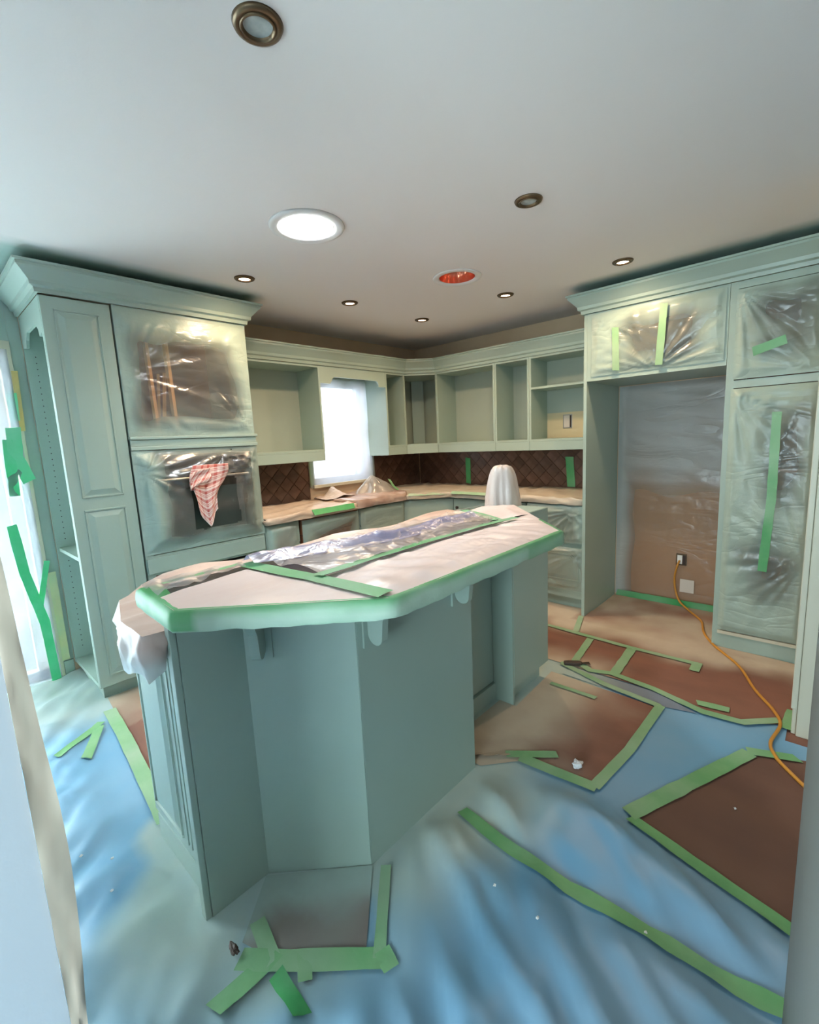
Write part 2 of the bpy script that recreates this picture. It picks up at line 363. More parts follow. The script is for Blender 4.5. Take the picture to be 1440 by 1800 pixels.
# ceiling: a plane with round openings for the light tunnels, overspray and the shadow with it both tinted in above the crowns
TUN = [((2.70, 1.745), 0.125), ((1.587, 1.78), 0.115)]
def ceil_mist_shade(x, y):
    def rect(x0, x1, y0, y1):
        dx = max(x0-x, 0, x-x1); dy = max(y0-y, 0, y-y1); return math.hypot(dx, dy)
    d = min(rect(2.44, 3.58, 0, 0.60), rect(0, 0.68, 2.3, 3.6))+0.02*nz(x*3, y*3, 1)
    return 0.9*(1-sm(0.06, 0.20, d))
mb = MB(); ms = []
xs = sorted(set([round(-0.15+0.073*k, 4) for k in range(101)]+[c[0]+s_*0.2 for c, r in TUN for s_ in (-1, 1)]))
ys = sorted(set([round(-0.15+0.073*k, 4) for k in range(101)]+[c[1]+s_*0.2 for c, r in TUN for s_ in (-1, 1)]))
for y in ys:
    for x in xs: mb.v.append((x, y, H)); ms.append(ceil_mist_shade(x, y))
nx = len(xs)
for j in range(len(ys)-1):
    for i in range(nx-1):
        cx, cy = (xs[i]+xs[i+1])/2, (ys[j]+ys[j+1])/2
        if any(abs(cx-c[0]) < 0.2 and abs(cy-c[1]) < 0.2 for c, r in TUN): continue
        mb.f.append((j*nx+i, (j+1)*nx+i, (j+1)*nx+i+1, j*nx+i+1))
for c, r in TUN:
    i0 = len(mb.v); n = 64
    for k in range(n):
        a = 2*math.pi*k/n; ca, sa = math.cos(a), math.sin(a); q = 0.2/max(abs(ca), abs(sa))
        mb.v += [(c[0]+r*ca, c[1]+r*sa, H), (c[0]+q*ca, c[1]+q*sa, H), (c[0]+r*ca, c[1]+r*sa, H+0.14)]; ms += [0, 0, 0]
    for k in range(n):
        a, b_ = i0+3*k, i0+3*((k+1) % n); mb.f += [(a, a+1, b_+1, b_), (a, b_, b_+2, a+2)]
x0, x1, y0, y1 = -0.15, 7.15, -0.15, 7.15
i0 = len(mb.v); mb.v += [(x0, y0, H+0.3), (x1, y0, H+0.3), (x1, y1, H+0.3), (x0, y1, H+0.3), (x0, y0, H), (x1, y0, H), (x1, y1, H), (x0, y1, H)]; ms += [0]*8
mb.f += [(i0, i0+1, i0+2, i0+3)]+[(i0+k, i0+(k+1) % 4, i0+4+(k+1) % 4, i0+4+k) for k in range(4)]
mb.a['mist'] = ms
struct(mb.build('ceiling', 'ceil'))

# sink window with glass, patio door
w1 = struct(MB().box(WIN[0]-0.05, WIN[0], -0.012, 0.018, WIN[2]-0.02, WIN[3]+0.06).box(WIN[1], WIN[1]+0.05, -0.012, 0.018, WIN[2]-0.02, WIN[3]+0.06)
            .box(WIN[0]-0.05, WIN[1]+0.05, -0.012, 0.018, WIN[3], WIN[3]+0.06).build('window_1', 'cream'))
MB().box(WIN[0]-0.03, WIN[1]+0.03, -0.13, 0.045, WIN[2]-0.03, WIN[2]).build('window_sill', 'cream', w1, bevel=0.004)
MB().box(WIN[0], WIN[0]+0.05, -0.13, -0.09, WIN[2], WIN[3]).box(WIN[1]-0.05, WIN[1], -0.13, -0.09, WIN[2], WIN[3]).box(WIN[0]+0.05, WIN[1]-0.05, -0.13, -0.09, WIN[2], WIN[2]+0.05)\
    .box(WIN[0]+0.05, WIN[1]-0.05, -0.13, -0.09, WIN[3]-0.05, WIN[3]).box(WIN[0]+0.05, WIN[1]-0.05, -0.13, -0.09, 1.52, 1.56).build('window_frame', 'white', w1)
MB().box(WIN[0]+0.05, WIN[1]-0.05, -0.115, -0.11, WIN[2]+0.05, WIN[3]-0.05).build('pane', 'glass', w1)
d1 = struct(MB().box(DOOR[0], DOOR[0]+0.06, -0.12, -0.06, 0, 2.06).box(DOOR[1]-0.06, DOOR[1], -0.12, -0.06, 0, 2.06).box(4.55, 4.63, -0.12, -0.06, 0, 2.06)
            .box(DOOR[0], DOOR[1], -0.12, -0.06, 2.0, 2.06).box(DOOR[0], DOOR[1], -0.12, -0.06, 0, 0.08).build('door_1', 'white'))
MB().box(DOOR[0]+0.06, 4.55, -0.095, -0.09, 0.08, 2.0).build('pane', 'glass', d1)
MB().box(4.63, DOOR[1]-0.06, -0.095, -0.09, 0.08, 2.0).build('pane', 'glass', d1)
struct(MB().box(3.60, 3.66, 0.0, 0.016, 0, 2.12).box(3.66, 5.56, 0.0, 0.016, 2.06, 2.12).build('trim_2', 'cream', bevel=0.003))
struct(MB().box(3.545, 3.60, 0.0, 0.014, 0, 0.12).build('baseboard_back', 'paint', bevel=0.003))

MB().box(3.541, 3.5995, 0.0004, 0.0015, 0.12, H-0.001).box(3.60, 7.0, 0.0004, 0.0015, 2.121, H-0.001).build('oversprayed_patch', 'paint', wall_back)
# backsplash: diamond-set brown tiles, each its own piece
def clip(poly, ax, v, keep_less):
    outp = []
    for k in range(len(poly)):
        a, b_ = poly[k], poly[(k+1) % len(poly)]
        ia = (a[ax] <= v) == keep_less or a[ax] == v; ib = (b_[ax] <= v) == keep_less or b_[ax] == v
        if ia: outp.append(a)
        if ia != ib:
            t = (v-a[ax])/(b_[ax]-a[ax]); outp.append((a[0]+t*(b_[0]-a[0]), a[1]+t*(b_[1]-a[1])))
    return outp
def tiles(parent, rect, to_world):
    a0, a1, z0, z1 = rect; s_ = 0.0762*math.sqrt(2)/2*1.35; gap = 0.004
    full = None; i0 = int(a0/s_)-2
    for i in range(i0, int(a1/s_)+3):
        for j in range(int(z0/s_)-2, int(z1/s_)+3):
            if (i+j) % 2: continue
            cx, cz = i*s_, j*s_; r = s_-gap
            p = [(cx+r, cz), (cx, cz+r), (cx-r, cz), (cx, cz-r)]
            for ax, v, kl in ((0, a0, False), (0, a1, True), (1, z0, False), (1, z1, True)):
                p = clip(p, ax, v, kl)
                if len(p) < 3: break
            if len(p) < 3: continue
            ar = abs(sum(p[k][0]*p[(k+1) % len(p)][1]-p[(k+1) % len(p)][0]*p[k][1] for k in range(len(p))))/2
            if ar < 4e-4: continue
            whole = ar > 2*r*r*0.999
            if whole and full:
                o = D.objects.new('tile', full); COL.objects.link(o); o.parent = parent; o.location = to_world(cx, cz, 0)
                o.rotation_euler = (0, 0, 0); continue
            mb = MB()
            if whole:
                o_ = Vector(to_world(cx, cz, 0)); mb.prism(p, 0.001, 0.007, lambda a, b_, c: tuple(Vector(to_world(a, b_, c))-o_))
                ob = mb.build('tile', 'tile', parent); ob.location = o_; full = ob.data
            else:
                mb.prism(p, 0.001, 0.007, to_world); ob = mb.build('tile', 'tile', parent)
MB().box(0.008, 0.75, 0.0005, 0.0015, 0.93, 1.37).build('grout_bed', 'grout', wall_back)
MB().box(1.57, 2.41, 0.0005, 0.0015, 0.93, 1.37).build('grout_bed', 'grout', wall_back)
MB().box(0.0005, 0.0015, 0.008, 2.22, 0.93, 1.37).build('grout_bed', 'grout', wall_fridge)
tiles(wall_back, (0.01, 0.745, 0.93, 1.37), lambda a, b_, c: (a, c, b_))
tiles(wall_back, (1.575, 2.41, 0.93, 1.37), lambda a, b_, c: (a, c, b_))
tiles(wall_fridge, (0.01, 2.22, 0.93, 1.37), lambda a, b_, c: (c, a, b_))

# ------------------------------------------------------------------ upper cabinets (doors taken off)
ZR, ZB, ZF, DU, T = 1.375, 1.296, 2.10, 0.33, 0.018
def upper_x(x0, x1, label, base, shelves=()):
    t = thing('wall_cabinet', label, 'cabinet', base, 'open wall cabinets without doors')
    MB().box(x0, x0+T, 0.012, DU, ZR, ZF).build('side_panel', 'paint', t); MB().box(x1-T, x1, 0.012, DU, ZR, ZF).build('side_panel', 'paint', t)
    MB().box(x0+T, x1-T, 0.012, 0.024, ZR, ZF).build('back_panel', 'inside', t)
    MB().box(x0+T, x1-T, 0.024, DU, ZR, ZR+T).build('bottom_panel', 'paint', t); MB().box(x0+T, x1-T, 0.024, DU, ZF-T, ZF).build('top_panel', 'paint', t)
    MB().box(x0, x1, DU-0.02, DU-0.001, ZB, ZR).build('light_rail', 'paint', t, bevel=0.003)
    return t
def upper_y(y0, y1, label, base):
    t = thing('wall_cabinet', label, 'cabinet', base, 'open wall cabinets without doors')
    MB().box(0.012, DU, y0, y0+T, ZR, ZF).build('side_panel', 'paint', t); MB().box(0.012, DU, y1-T, y1, ZR, ZF).build('side_panel', 'paint', t)
    MB().box(0.012, 0.024, y0+T, y1-T, ZR, ZF).build('back_panel', 'inside', t)
    MB().box(0.024, DU, y0+T, y1-T, ZR, ZR+T).build('bottom_panel', 'paint', t); MB().box(0.024, DU, y0+T, y1-T, ZF-T, ZF).build('top_panel', 'paint', t)
    MB().box(DU-0.02, DU-0.001, y0, y1, ZB, ZR).build('light_rail', 'paint', t, bevel=0.003)
    return t
XW1, XW2, XD = 1.612, 0.828, 0.555
t = upper_x(XW1, 2.418, 'open wall cabinet between the oven tower and the sink window', (2.0, 0.01, ZB))
MB().box(XW1, XW1+0.02, 0.10, DU-0.02, ZB, ZR).build('end_rail', 'paint', t)
MB().box(2.10, 2.106, 0.0245, 0.027, ZR+T, ZF-T).build('back_seam', 'paint', t)
t = upper_x(XD+0.002, XW2, 'narrow open wall cabinet beside the sink window with daylit outer side', (0.69, 0.01, ZB))
MB().box(XW2-0.02, XW2, 0.02, DU-0.02, ZB, ZR).build('end_rail', 'paint', t)
t = thing('corner_wall_cabinet', 'diagonal open corner wall cabinet where the two runs meet', 'cabinet', (0.2, 0.2, ZB))
MB().prism([(0.012, 0.012), (XD, 0.012), (XD, DU), (DU, XD), (0.012, XD)], ZR, ZR+T).build('bottom_panel', 'paint', t)
MB().prism([(0.012, 0.012), (XD, 0.012), (XD, DU), (DU, XD), (0.012, XD)], ZF-T, ZF).build('top_panel', 'paint', t)
MB().box(0.012, XD, 0.012, 0.024, ZR+T, ZF-T).build('back_panel', 'inside', t); MB().box(0.012, 0.024, 0.024, XD, ZR+T, ZF-T).build('back_panel', 'inside', t)
MB().box(XD-T, XD, 0.024, DU-0.012, ZR+T, ZF-T).build('side_panel', 'paint', t); MB().box(0.024, DU-0.012, XD-T, XD, ZR+T, ZF-T).build('side_panel', 'paint', t)
MB().prism([(0.13, 0.05), (0.145, 0.05), (0.05, 0.145), (0.05, 0.13)], ZR+T, ZF-T).build('corner_strip', 'paint', t)
MB().prism([(XD, DU-0.001), (DU-0.001, XD), (DU-0.015, XD-0.006), (XD-0.006, DU-0.015)], ZB, ZR).build('light_rail', 'paint', t)
upper_y(XD+0.002, 1.25, 'wide open wall cabinet next to the diagonal corner cabinet', (0.01, 0.9, ZB))
upper_y(1.252, 1.60, 'narrow open wall cabinet second from the refrigerator panel', (0.01, 1.43, ZB))
t = upper_y(1.602, 2.226, 'open wall cabinet with one middle shelf against the refrigerator panel', (0.01, 1.9, ZB))
MB().box(0.03, DU, 1.62, 2.208, 1.822, 1.84).build('shelf', 'paint', t)
MB().box(0.0245, 0.026, 1.622, 2.206, ZR+T+0.001, 1.62).build('bare_back_patch', mat('bare_back', (206, 190, 152), 0.6), t)
ob = thing('junction_box', 'small metal junction box opening in the back of the shelved wall cabinet', 'outlet', (0.027, 1.81, 1.54))
MB().box(0.0265, 0.029, 1.775, 1.86, 1.475, 1.60).build('box_rim', 'steel', ob, bevel=0.001)
MB().box(0.0290, 0.0305, 1.785, 1.838, 1.485, 1.59).build('insert', 'plate', ob)
MB().box(0.0290, 0.0305, 1.838, 1.853, 1.485, 1.59).build('dark_gap', 'dark', ob)
# valance over the window
def vfn(a, b_, c): return (a, c, b_)
xl, xr = XW2+0.001, XW1-0.001
pts = [(xl, ZF), (xl, 1.955), (xl+0.09, 1.955)]
pts += [(xl+0.09+0.035-0.035*math.cos(a)+0.0, 1.955+0.045*math.sin(a)+0.01) for a in [k*math.pi/12 for k in range(1, 7)]]
pts += [(xr-0.16, 2.015), (xr-0.135, 2.0), (xr-0.125, 1.975), (xr-0.11, 1.965), (xr-0.11, 1.955), (xr, 1.955), (xr, ZF)]
tag(MB().prism(pts, DU-0.02, DU-0.001, vfn).build('window_valance', 'paint'), 'scalloped wooden valance bridging the cabinets over the sink window', 'valance')
tag(MB().box(XW2+0.001, XW1-0.001, 0.02, DU-0.021, 2.06, ZF-0.002).build('valance_soffit', 'paint'), 'painted soffit board behind the scalloped window valance', 'soffit')
# crown mouldings
CP = [(0.0, 0.0), (0.012, 0.0), (0.014, 0.022), (0.026, 0.03), (0.028, 0.05), (0.05, 0.085), (0.064, 0.105), (0.064, 0.118), (0.072, 0.120), (0.072, 0.132), (0.0, 0.132)]
def crown(path, z0, k, kz, label):
    o = MB().sweep(path, [(a*k, z0+b_*kz) for a, b_ in CP]).build('crown_moulding', 'paint'); return tag(o, label, 'moulding')
crown([(2.418, 0.33), (XD, 0.33), (0.33, XD), (0.33, 2.226)], ZF+0.001, 1.0, 1.0,
      'stepped crown moulding running along the tops of the open wall cabinets')

# ------------------------------------------------------------------ oven tower with bookcase end
YT = 0.60
t = thing('bookcase_cabinet', 'tall raised-panel cabinet with a bookcase end beside the covered ovens', 'cabinet', (3.38, 0.3, 0))
XA, XB = 3.222, 3.54
MB().box(XA, XB, 0.014, 0.034, 0.10, 2.26).build('side_panel', 'paint', t)
MB().box(XA, XB, YT-0.04, YT-0.021, 0.10, 2.26).build('side_panel', 'paint', t)
MB().box(XA, XA+0.02, 0.034, YT-0.04, 0.10, 2.26).build('back_panel', 'paint', t)
MB().box(XA+0.02, XB-0.002, 0.034, YT-0.04, 0.10, 0.122).build('bottom_shelf', 'paint', t)
MB().box(XA+0.02, XB-0.012, 0.034, YT-0.04, 0.845, 0.867).build('shelf', 'paint', t)
MB().box(XA+0.02, XB-0.002, 0.034, YT-0.04, 2.238, 2.26).build('top_panel', 'paint', t)
MB().box(XA, XB-0.03, 0.05, YT-0.09, 0, 0.10).build('toe_kick', 'paint', t)
hb = MB()
for k in range(52):
    z = 0.20+0.036*k
    if 0.82 < z < 0.89: continue
    for xx in (XB-0.05,):
        n = 6; i = len(hb.v); hb.v += [(xx+0.0035*math.cos(2*math.pi*q/n), 0.0345, z+0.0035*math.sin(2*math.pi*q/n)) for q in range(n)]; hb.f.append(tuple(range(i, i+n)))
ho = hb.build('shelf_pin_holes', 'dark', t); ho['kind'] = 'stuff'
# valance at the head of the bookcase opening
pv = [(0.034, 2.24), (0.034, 2.04), (0.075, 2.02), (0.12, 2.04), (0.13, 2.08), (0.18, 2.125), (0.40, 2.125), (0.45, 2.08), (0.46, 2.04), (0.50, 2.02), (YT-0.04, 2.04), (YT-0.04, 2.24)]
MB().prism([(0.034, 2.24), (0.034, 2.08), (0.11, 2.07), (0.13, 2.11), (0.18, 2.145), (0.42, 2.145), (0.47, 2.11), (0.485, 2.07), (YT-0.04, 2.08), (YT-0.04, 2.24)], XB-0.016, XB-0.001, lambda a, b_, c: (c, a, b_)).build('head_valance', 'paint', t)
# tall front door with two raised panels
dr = MB().box(XA+0.004, XB, YT-0.02, YT, 0.105, 2.255).build('door', 'paint', t, bevel=0.003)
def frame_and_panel(parent, P, U, V, Nn, w_, h_):
    """moulded recess ring and raised panel"""
    P, U, V, Nn = map(Vector, (P, U, V, Nn)); mb = MB()
    def q(a, b_, c): return tuple(P+U*a+V*b_+Nn*c)
    def ringbar(a0, a1, b0, b1):
        i = len(mb.v); mb.v.extend([q(a0,b0,0), q(a1,b0,0), q(a1,b1,0), q(a0,b1,0), q(a0+.002,b0+.002,.006), q(a1-.002,b0+.002,.006), q(a1-.002,b1-.002,.006), q(a0+.002,b1-.002,.006)])
        mb.f.extend([tuple(i+k for k in z) for z in ((4,5,6,7),(0,1,5,4),(1,2,6,5),(2,3,7,6),(3,0,4,7))])
    e = 0.010
    ringbar(0, w_, 0, e); ringbar(0, w_, h_-e, h_); ringbar(0, e, e, h_-e); ringbar(w_-e, w_, e, h_-e)
    mb.build('panel_moulding', 'paint', parent)
    f = MB().frustum(tuple(P+U*0.016+V*0.016), U, V, Nn, w_-0.032, h_-0.032, 0.028, 0.009); f.build('raised_panel', 'paint', parent)
dr['base'] = (3.38, 0.3, 0)
DX, DZ = (1, 0, 0), (0, 0, 1)
frame_and_panel(dr, (XA+0.06, YT, 1.205), DX, DZ, (0, 1, 0), 0.205, 0.99)
frame_and_panel(dr, (XA+0.06, YT, 0.165), DX, DZ, (0, 1, 0), 0.205, 0.975)
# oven cabinet
t = thing('oven_cabinet', 'wide oven housing cabinet in pale green paint beside the open cabinets', 'cabinet', (2.82, 0.3, 0))
OA, OB = 2.422, 3.216
MB().box(OA, OA+0.02, 0.012, YT-0.02, 0.10, 2.26).build('side_panel', 'paint', t)
MB().box(OB-0.02, OB, 0.012, YT-0.02, 0.10, 2.26).build('side_panel', 'paint', t)
MB().box(OA+0.02, OB-0.02, 0.012, 0.024, 0.10, 2.26).build('back_panel', 'wood', t)
for z0, z1 in ((0.10, 0.12), (0.70, 0.80), (1.455, 1.50), (2.235, 2.26)):
    MB().box(OA+0.02, OB-0.02, 0.024, YT-0.02, z0, z1).build('inner_shelf', 'wood', t)
MB().box(OA, OA+0.045, YT-0.02, YT, 0.10, 2.26).build('stile', 'paint', t); MB().box(OB-0.045, OB, YT-0.02, YT, 0.10, 2.26).build('stile', 'paint', t)
MB().box(OA+0.045, OB-0.045, YT-0.02, YT, 2.17, 2.26).build('top_rail', 'paint', t)
MB().box(OA-0.01, OB+0.002, YT-0.02, YT+0.014, 1.452, 1.475).box(OA-0.004, OB, YT-0.02, YT+0.008, 1.475, 1.515).box(OA-0.012, OB+0.002, YT-0.02, YT+0.018, 1.515, 1.532).build('middle_rail', 'paint', t, bevel=0.003)
MB().box(OA+0.045, OB-0.045, YT-0.02, YT, 0.69, 0.815).build('lower_rail', 'paint', t)
MB().box(OA+0.004, OB-0.004, YT+0.001, YT+0.012, 0.705, 0.80).build('filler_board', 'paint', t, bevel=0.002)
MB().box(OA+0.045, OB-0.045, YT-0.02, YT, 0.10, 0.14).build('bottom_rail', 'paint', t)
dw = MB().box(OA+0.03, OB-0.03, YT+0.001, YT+0.02, 0.13, 0.665).build('drawer', 'paint', t, bevel=0.003)
MB().box(OA, OB, 0.05, YT-0.09, 0, 0.10).build('toe_kick', 'paint', t)
for k, (x, zt, w_, lean) in enumerate(((3.00, 2.16, 0.022, 0.02), (2.885, 2.16, 0.024, 0.035))):
    tag(MB().tube([(x, 0.45, 1.502), (x+0.01, 0.46, 1.85), (x+0.02, 0.47, zt)], w_/1.4, 4).build('wood_batten', 'stick'), ['long pine batten standing in the cupboard behind film, nearer the bookcase', 'long pine batten standing in the cupboard behind film, nearer the open cabinets'][k], 'batten')
tag(MB().tube([(2.965, 0.36, 1.502), (2.94, 0.40, 1.93)], 0.011, 4).build('wood_batten', 'stick'), 'short slim batten leaning close to the long batten nearer the bookcase', 'batten')
tag(MB().tube([(2.925, 0.33, 1.502), (2.90, 0.40, 1.94)], 0.013, 4).build('wood_batten', 'stick'), 'short slim batten leaning midway between the two long battens', 'batten')
# wall oven
ov = thing('wall_oven', 'black glass wall oven built in under the rail behind plastic', 'oven', (2.82, 0.5, 0.82))
MB().box(OA+0.05, OB-0.05, 0.10, YT-0.022, 0.82, 1.44).build('body', 'dark', ov)
ovd = MB().box(OA+0.05, OB-0.05, YT-0.022, YT+0.006, 0.825, 1.30).build('door', 'black', ov, bevel=0.004)
MB().box(OA+0.05, OB-0.05, YT-0.022, YT+0.006, 1.31, 1.44).build('control_panel', 'black', ov, bevel=0.004)
ovd['base'] = (2.82, 0.5, 0.82)
MB().box(OA+0.13, OB-0.13, YT+0.0062, YT+0.008, 0.88, 1.20).build('oven_window', mat('oven_window_glass', (58, 66, 62), 0.1), ovd)
MB().tube([(OA+0.09, YT+0.03, 1.265), (OB-0.09, YT+0.03, 1.265)], 0.009, 10).tube([(OA+0.11, YT+0.005, 1.265), (OA+0.11, YT+0.03, 1.265)], 0.008).tube([(OB-0.11, YT+0.005, 1.265), (OB-0.11, YT+0.03, 1.265)], 0.008).build('handle', 'steel', ovd)

# plastic over the oven cabinet
def film_label(o): return o
W_, H_ = 0.78, 0.70
def h_up(u, v):
    e = sm(0, 0.08, min(u, W_-u, v, H_-v))
    return 0.003+e*(0.011+0.006*ridge(u, v, -0.14, 0.7, 9, 1, 3)+pinch(u, v, 0.03, 0.36, 9, 0.008, 0.5, 1)+pinch(u, v, W_-0.05, 0.06, 8, 0.010, 0.4, 5)+0.006*ridge(u, v, 1.0, 2, 9, 1, 8)*sm(0.45, 0.6, v))
# u runs along -x (from bookcase side) so the outward normal is +y : U=(-1,0,0),V=(0,0,1) -> N=(0,1,0)
def m_up(u, v):
    dx = max(0.12-u, u-0.62, 0); dz = max(0.12-v, v-0.52, 0)
    d = math.hypot(dx, dz)+0.05*nz(u*5, v*5, 2); return sm(-0.02, 0.13, d)*0.95
sheet('plastic_sheet', (OB-0.005, YT+0.002, 1.533), (-1, 0, 0), (0, 0, 1), W_, H_, 70, 64, h_up, 'clear',
      'wrinkled clear plastic taped over the upper oven cupboard, battens showing through', mist=m_up)
W2, H2 = 0.80, 0.63
def h_lo(u, v):
    e = sm(0, 0.06, min(u, W2-u, v, H2-v))
    return 0.042*sm(0.0, 0.10, min(u, W2-u, v, H2-v))+0.004+e*(0.008*ridge(u, v, 0.1, 1.2, 6, 1, 13)+pinch(u, v, 0.56, 0.60, 7, 0.022, 0.25, 4)+pinch(u, v, 0.78, 0.58, 7, 0.016, 0.3, 9)+pinch(u, v, 0.05, 0.5, 5, 0.012, 0.35, 6))
def hole_lo(u, v):
    r = 0.585+0.03*(1-v/H2); top = 0.46+0.02*nz(u*6, 1)
    return 0.30 < u < r and 0.12+0.02*nz(u*7, 5) < v < top
def m_lo(u, v):
    a = 1-sm(0.08, 0.20, u+0.03*nz(v*5, u*5, 4)); b_ = 1-sm(0.03, 0.13, v+0.04*nz(u*6, 2, v)); c = sm(0.67, 0.78, u+0.06*nz(u*4, v*4, 6))*0.45; d = sm(0.56, 0.63, v)*0.5
    return min(1, max(a, b_, c, d)*0.95)
sheet('plastic_sheet', (OB+0.002, YT+0.002, 0.82), (-1, 0, 0), (0, 0, 1), W2, H2, 80, 64, h_lo, 'clear',
      'clear plastic over the black oven, torn open where the red towel hangs', mist=m_lo, hole=hole_lo)
def h_dr(u, v):
    e = sm(0, 0.05, min(u, 0.78-u, v, 0.54-v)); return 0.004+e*(0.022+0.014*ridge(u, v, 0.35, 1.0, 6, 1, 23)+pinch(u, v, 0.76, 0.50, 7, 0.02, 0.4, 3))
sheet('plastic_sheet', (OB-0.005, YT+0.021, 0.14), (-1, 0, 0), (0, 0, 1), 0.78, 0.54, 60, 40, h_dr, 'milky',
      'bunched milky plastic over the drawer below the oven', mist=lambda u, v: min(1, edge_mist(u, v, 0.78, 0.54, 0.2, 8)*0.8+(0.7 if u < 0.2 else 0)))
# tea towel
mb = MB(); cl = []; nu, nv = 30, 44
def towel_pt(i, j):
    u, v = i/nu, j/nv            # v from top to the tip
    wtop = 0.225; width = wtop*(1-0.55*sm(0.35, 1.0, v)); cx = 2.79+0.035*v+0.02*math.sin(3*v)
    x = cx-(u-0.5)*width*(1+0.15*math.sin(8*v))
    z = 1.345-0.30*v-0.05*(1-u)*0-0.10*v*(1-abs(2*u-0.9))
    if v < 0.35: z -= 0.05*(1-u)**2*(v/0.35)
    y = YT+0.072+0.014*math.sin(u*9+v*3)+0.010*nz(u*4, v*5, 2)
    return (x, y, z)
for j in range(nv+1):
    for i in range(nu+1): mb.v.append(towel_pt(i, j)); cl.append((i/nu, j/nv, 0))
for j in range(nv):
    for i in range(nu): a = j*(nu+1)+i; mb.f.append((a, a+1, a+nu+2, a+nu+1))
mb.a['cloth'] = cl
to = mb.build('tea_towel', 'towel', None, True); md = to.modifiers.new('thickness', 'SOLIDIFY'); md.thickness = 0.003
tag(to, 'red and white striped tea towel hanging at the oven front', 'towel')
# second fold lying sideways on top
mb = MB(); cl = []
for j in range(13):
    for i in range(17):
        u, v = i/16, j/12
        x = 2.94-0.135*u-0.02*v; z = 1.335-0.085*v-0.05*(1-u)+0.01*math.sin(5*u); y = YT+0.092+0.008*math.sin(7*v+3*u)
        mb.v.append((x+0.02*v, y, z)); cl.append((v*0.5+.3, 0.6+u*0.4+v*0.25, 0))
for j in range(12):
    for i in range(16): a = j*17+i; mb.f.append((a, a+1, a+18, a+17))
mb.a['cloth'] = cl; fo = mb.build('towel_fold', 'towel', to, True); md = fo.modifiers.new('thickness', 'SOLIDIFY'); md.thickness = 0.003
crown([(XB, 0.02), (XB, YT), (OA, YT), (OA, 0.36)], 2.262, 1.35, 0.98, 'heavy crown moulding wrapped round the top of the oven tower')

# ------------------------------------------------------------------ refrigerator alcove and pantry run
XF = 0.684
tag(MB().box(0.012, XF, 2.228, 2.252, 0.0, 2.262).build('refrigerator_surround', 'paint', bevel=0.002), 'tall full-depth end panel between the open cabinets and refrigerator alcove', 'panel')
t = thing('refrigerator_cabinet', 'plastic-covered cabinet hung above the empty refrigerator alcove', 'cabinet', (0.34, 2.67, 1.79))
MB().box(0.012, XF-0.02, 2.253, 2.271, 1.795, 2.26).build('side_panel', 'paint', t); MB().box(0.012, XF-0.02, 3.082, 3.10, 1.795, 2.26).build('side_panel', 'paint', t)
MB().box(0.012, 0.024, 2.271, 3.082, 1.795, 2.26).build('back_panel', 'wood', t)
MB().box(0.024, XF-0.02, 2.271, 3.082, 1.795, 1.813).build('bottom_panel', 'paint', t); MB().box(0.024, XF-0.02, 2.271, 3.082, 2.242, 2.26).build('top_panel', 'wood', t)
MB().box(XF-0.02, XF, 2.253, 3.10, 1.795, 1.84).box(XF-0.02, XF, 2.253, 3.10, 2.22, 2.26).box(XF-0.02, XF, 2.253, 2.30, 1.84, 2.22).box(XF-0.02, XF, 3.06, 3.10, 1.84, 2.22).build('face_frame', 'paint', t)
t = thing('pantry_cabinet', 'tall plastic-covered pantry cabinet at the end of the refrigerator wall', 'cabinet', (0.34, 3.33, 0))
PY0, PY1 = 3.102, 3.556
MB().box(0.012, XF-0.02, PY0, PY0+0.02, 0.0, 2.26).build('side_panel', 'paint', t); MB().box(0.012, XF-0.02, PY1-0.02, PY1, 0.0, 2.26).build('side_panel', 'paint', t)
MB().box(0.012, 0.024, PY0+0.02, PY1-0.02, 0.0, 2.26).build('back_panel', 'wood', t)
for z0 in (0.10, 0.62, 1.15, 1.66, 2.242): MB().box(0.024, XF-0.03, PY0+0.02, PY1-0.02, z0, z0+0.018).build('shelf', 'wood', t)
MB().box(XF-0.02, XF, PY0, PY0+0.04, 0.10, 2.26).box(XF-0.02, XF, PY1-0.03, PY1, 0.10, 2.26).box(XF-0.02, XF, PY0+0.04, PY1-0.03, 1.655, 1.70).box(XF-0.02, XF, PY0+0.04, PY1-0.03, 2.22, 2.26).build('face_frame', 'paint', t)
MB().box(XF-0.02, XF+0.012, PY0+0.03, PY1, 0.105, 0.125).build('bottom_ledge', 'cream', t)
MB().box(0.2, XF-0.03, PY0+0.02, PY1-0.02, 0.0, 0.10).build('toe_kick', 'paint', t)
MB().box(XF-0.03, XF-0.004, PY0, PY1, 0.0, 0.105).build('kick_board', 'paint', t)
crown([(0.42, 2.228), (XF, 2.228), (XF, 3.56)], 2.262, 1.35, 0.98, 'heavy stepped crown moulding above the refrigerator alcove and pantry')
def plastic_x(P, w_, h_, nu, nv, hf, m, label, mist):
    # front sheets on plane x=const facing +x: U=(0,1,0) V=(0,0,1) -> N=(1,0,0)
    return sheet('plastic_sheet', P, (0, 1, 0), (0, 0, 1), w_, h_, nu, nv, hf, m, label, mist=mist)
def blob(u, v, cu, cv, ru, rv, soft, seed, top=0.97):
    d = math.hypot(max(0, abs(u-cu)-ru), max(0, abs(v-cv)-rv))+0.09*nz(u*6, v*6, seed); return max(0.16, top*sm(-0.05, soft*1.35, d))
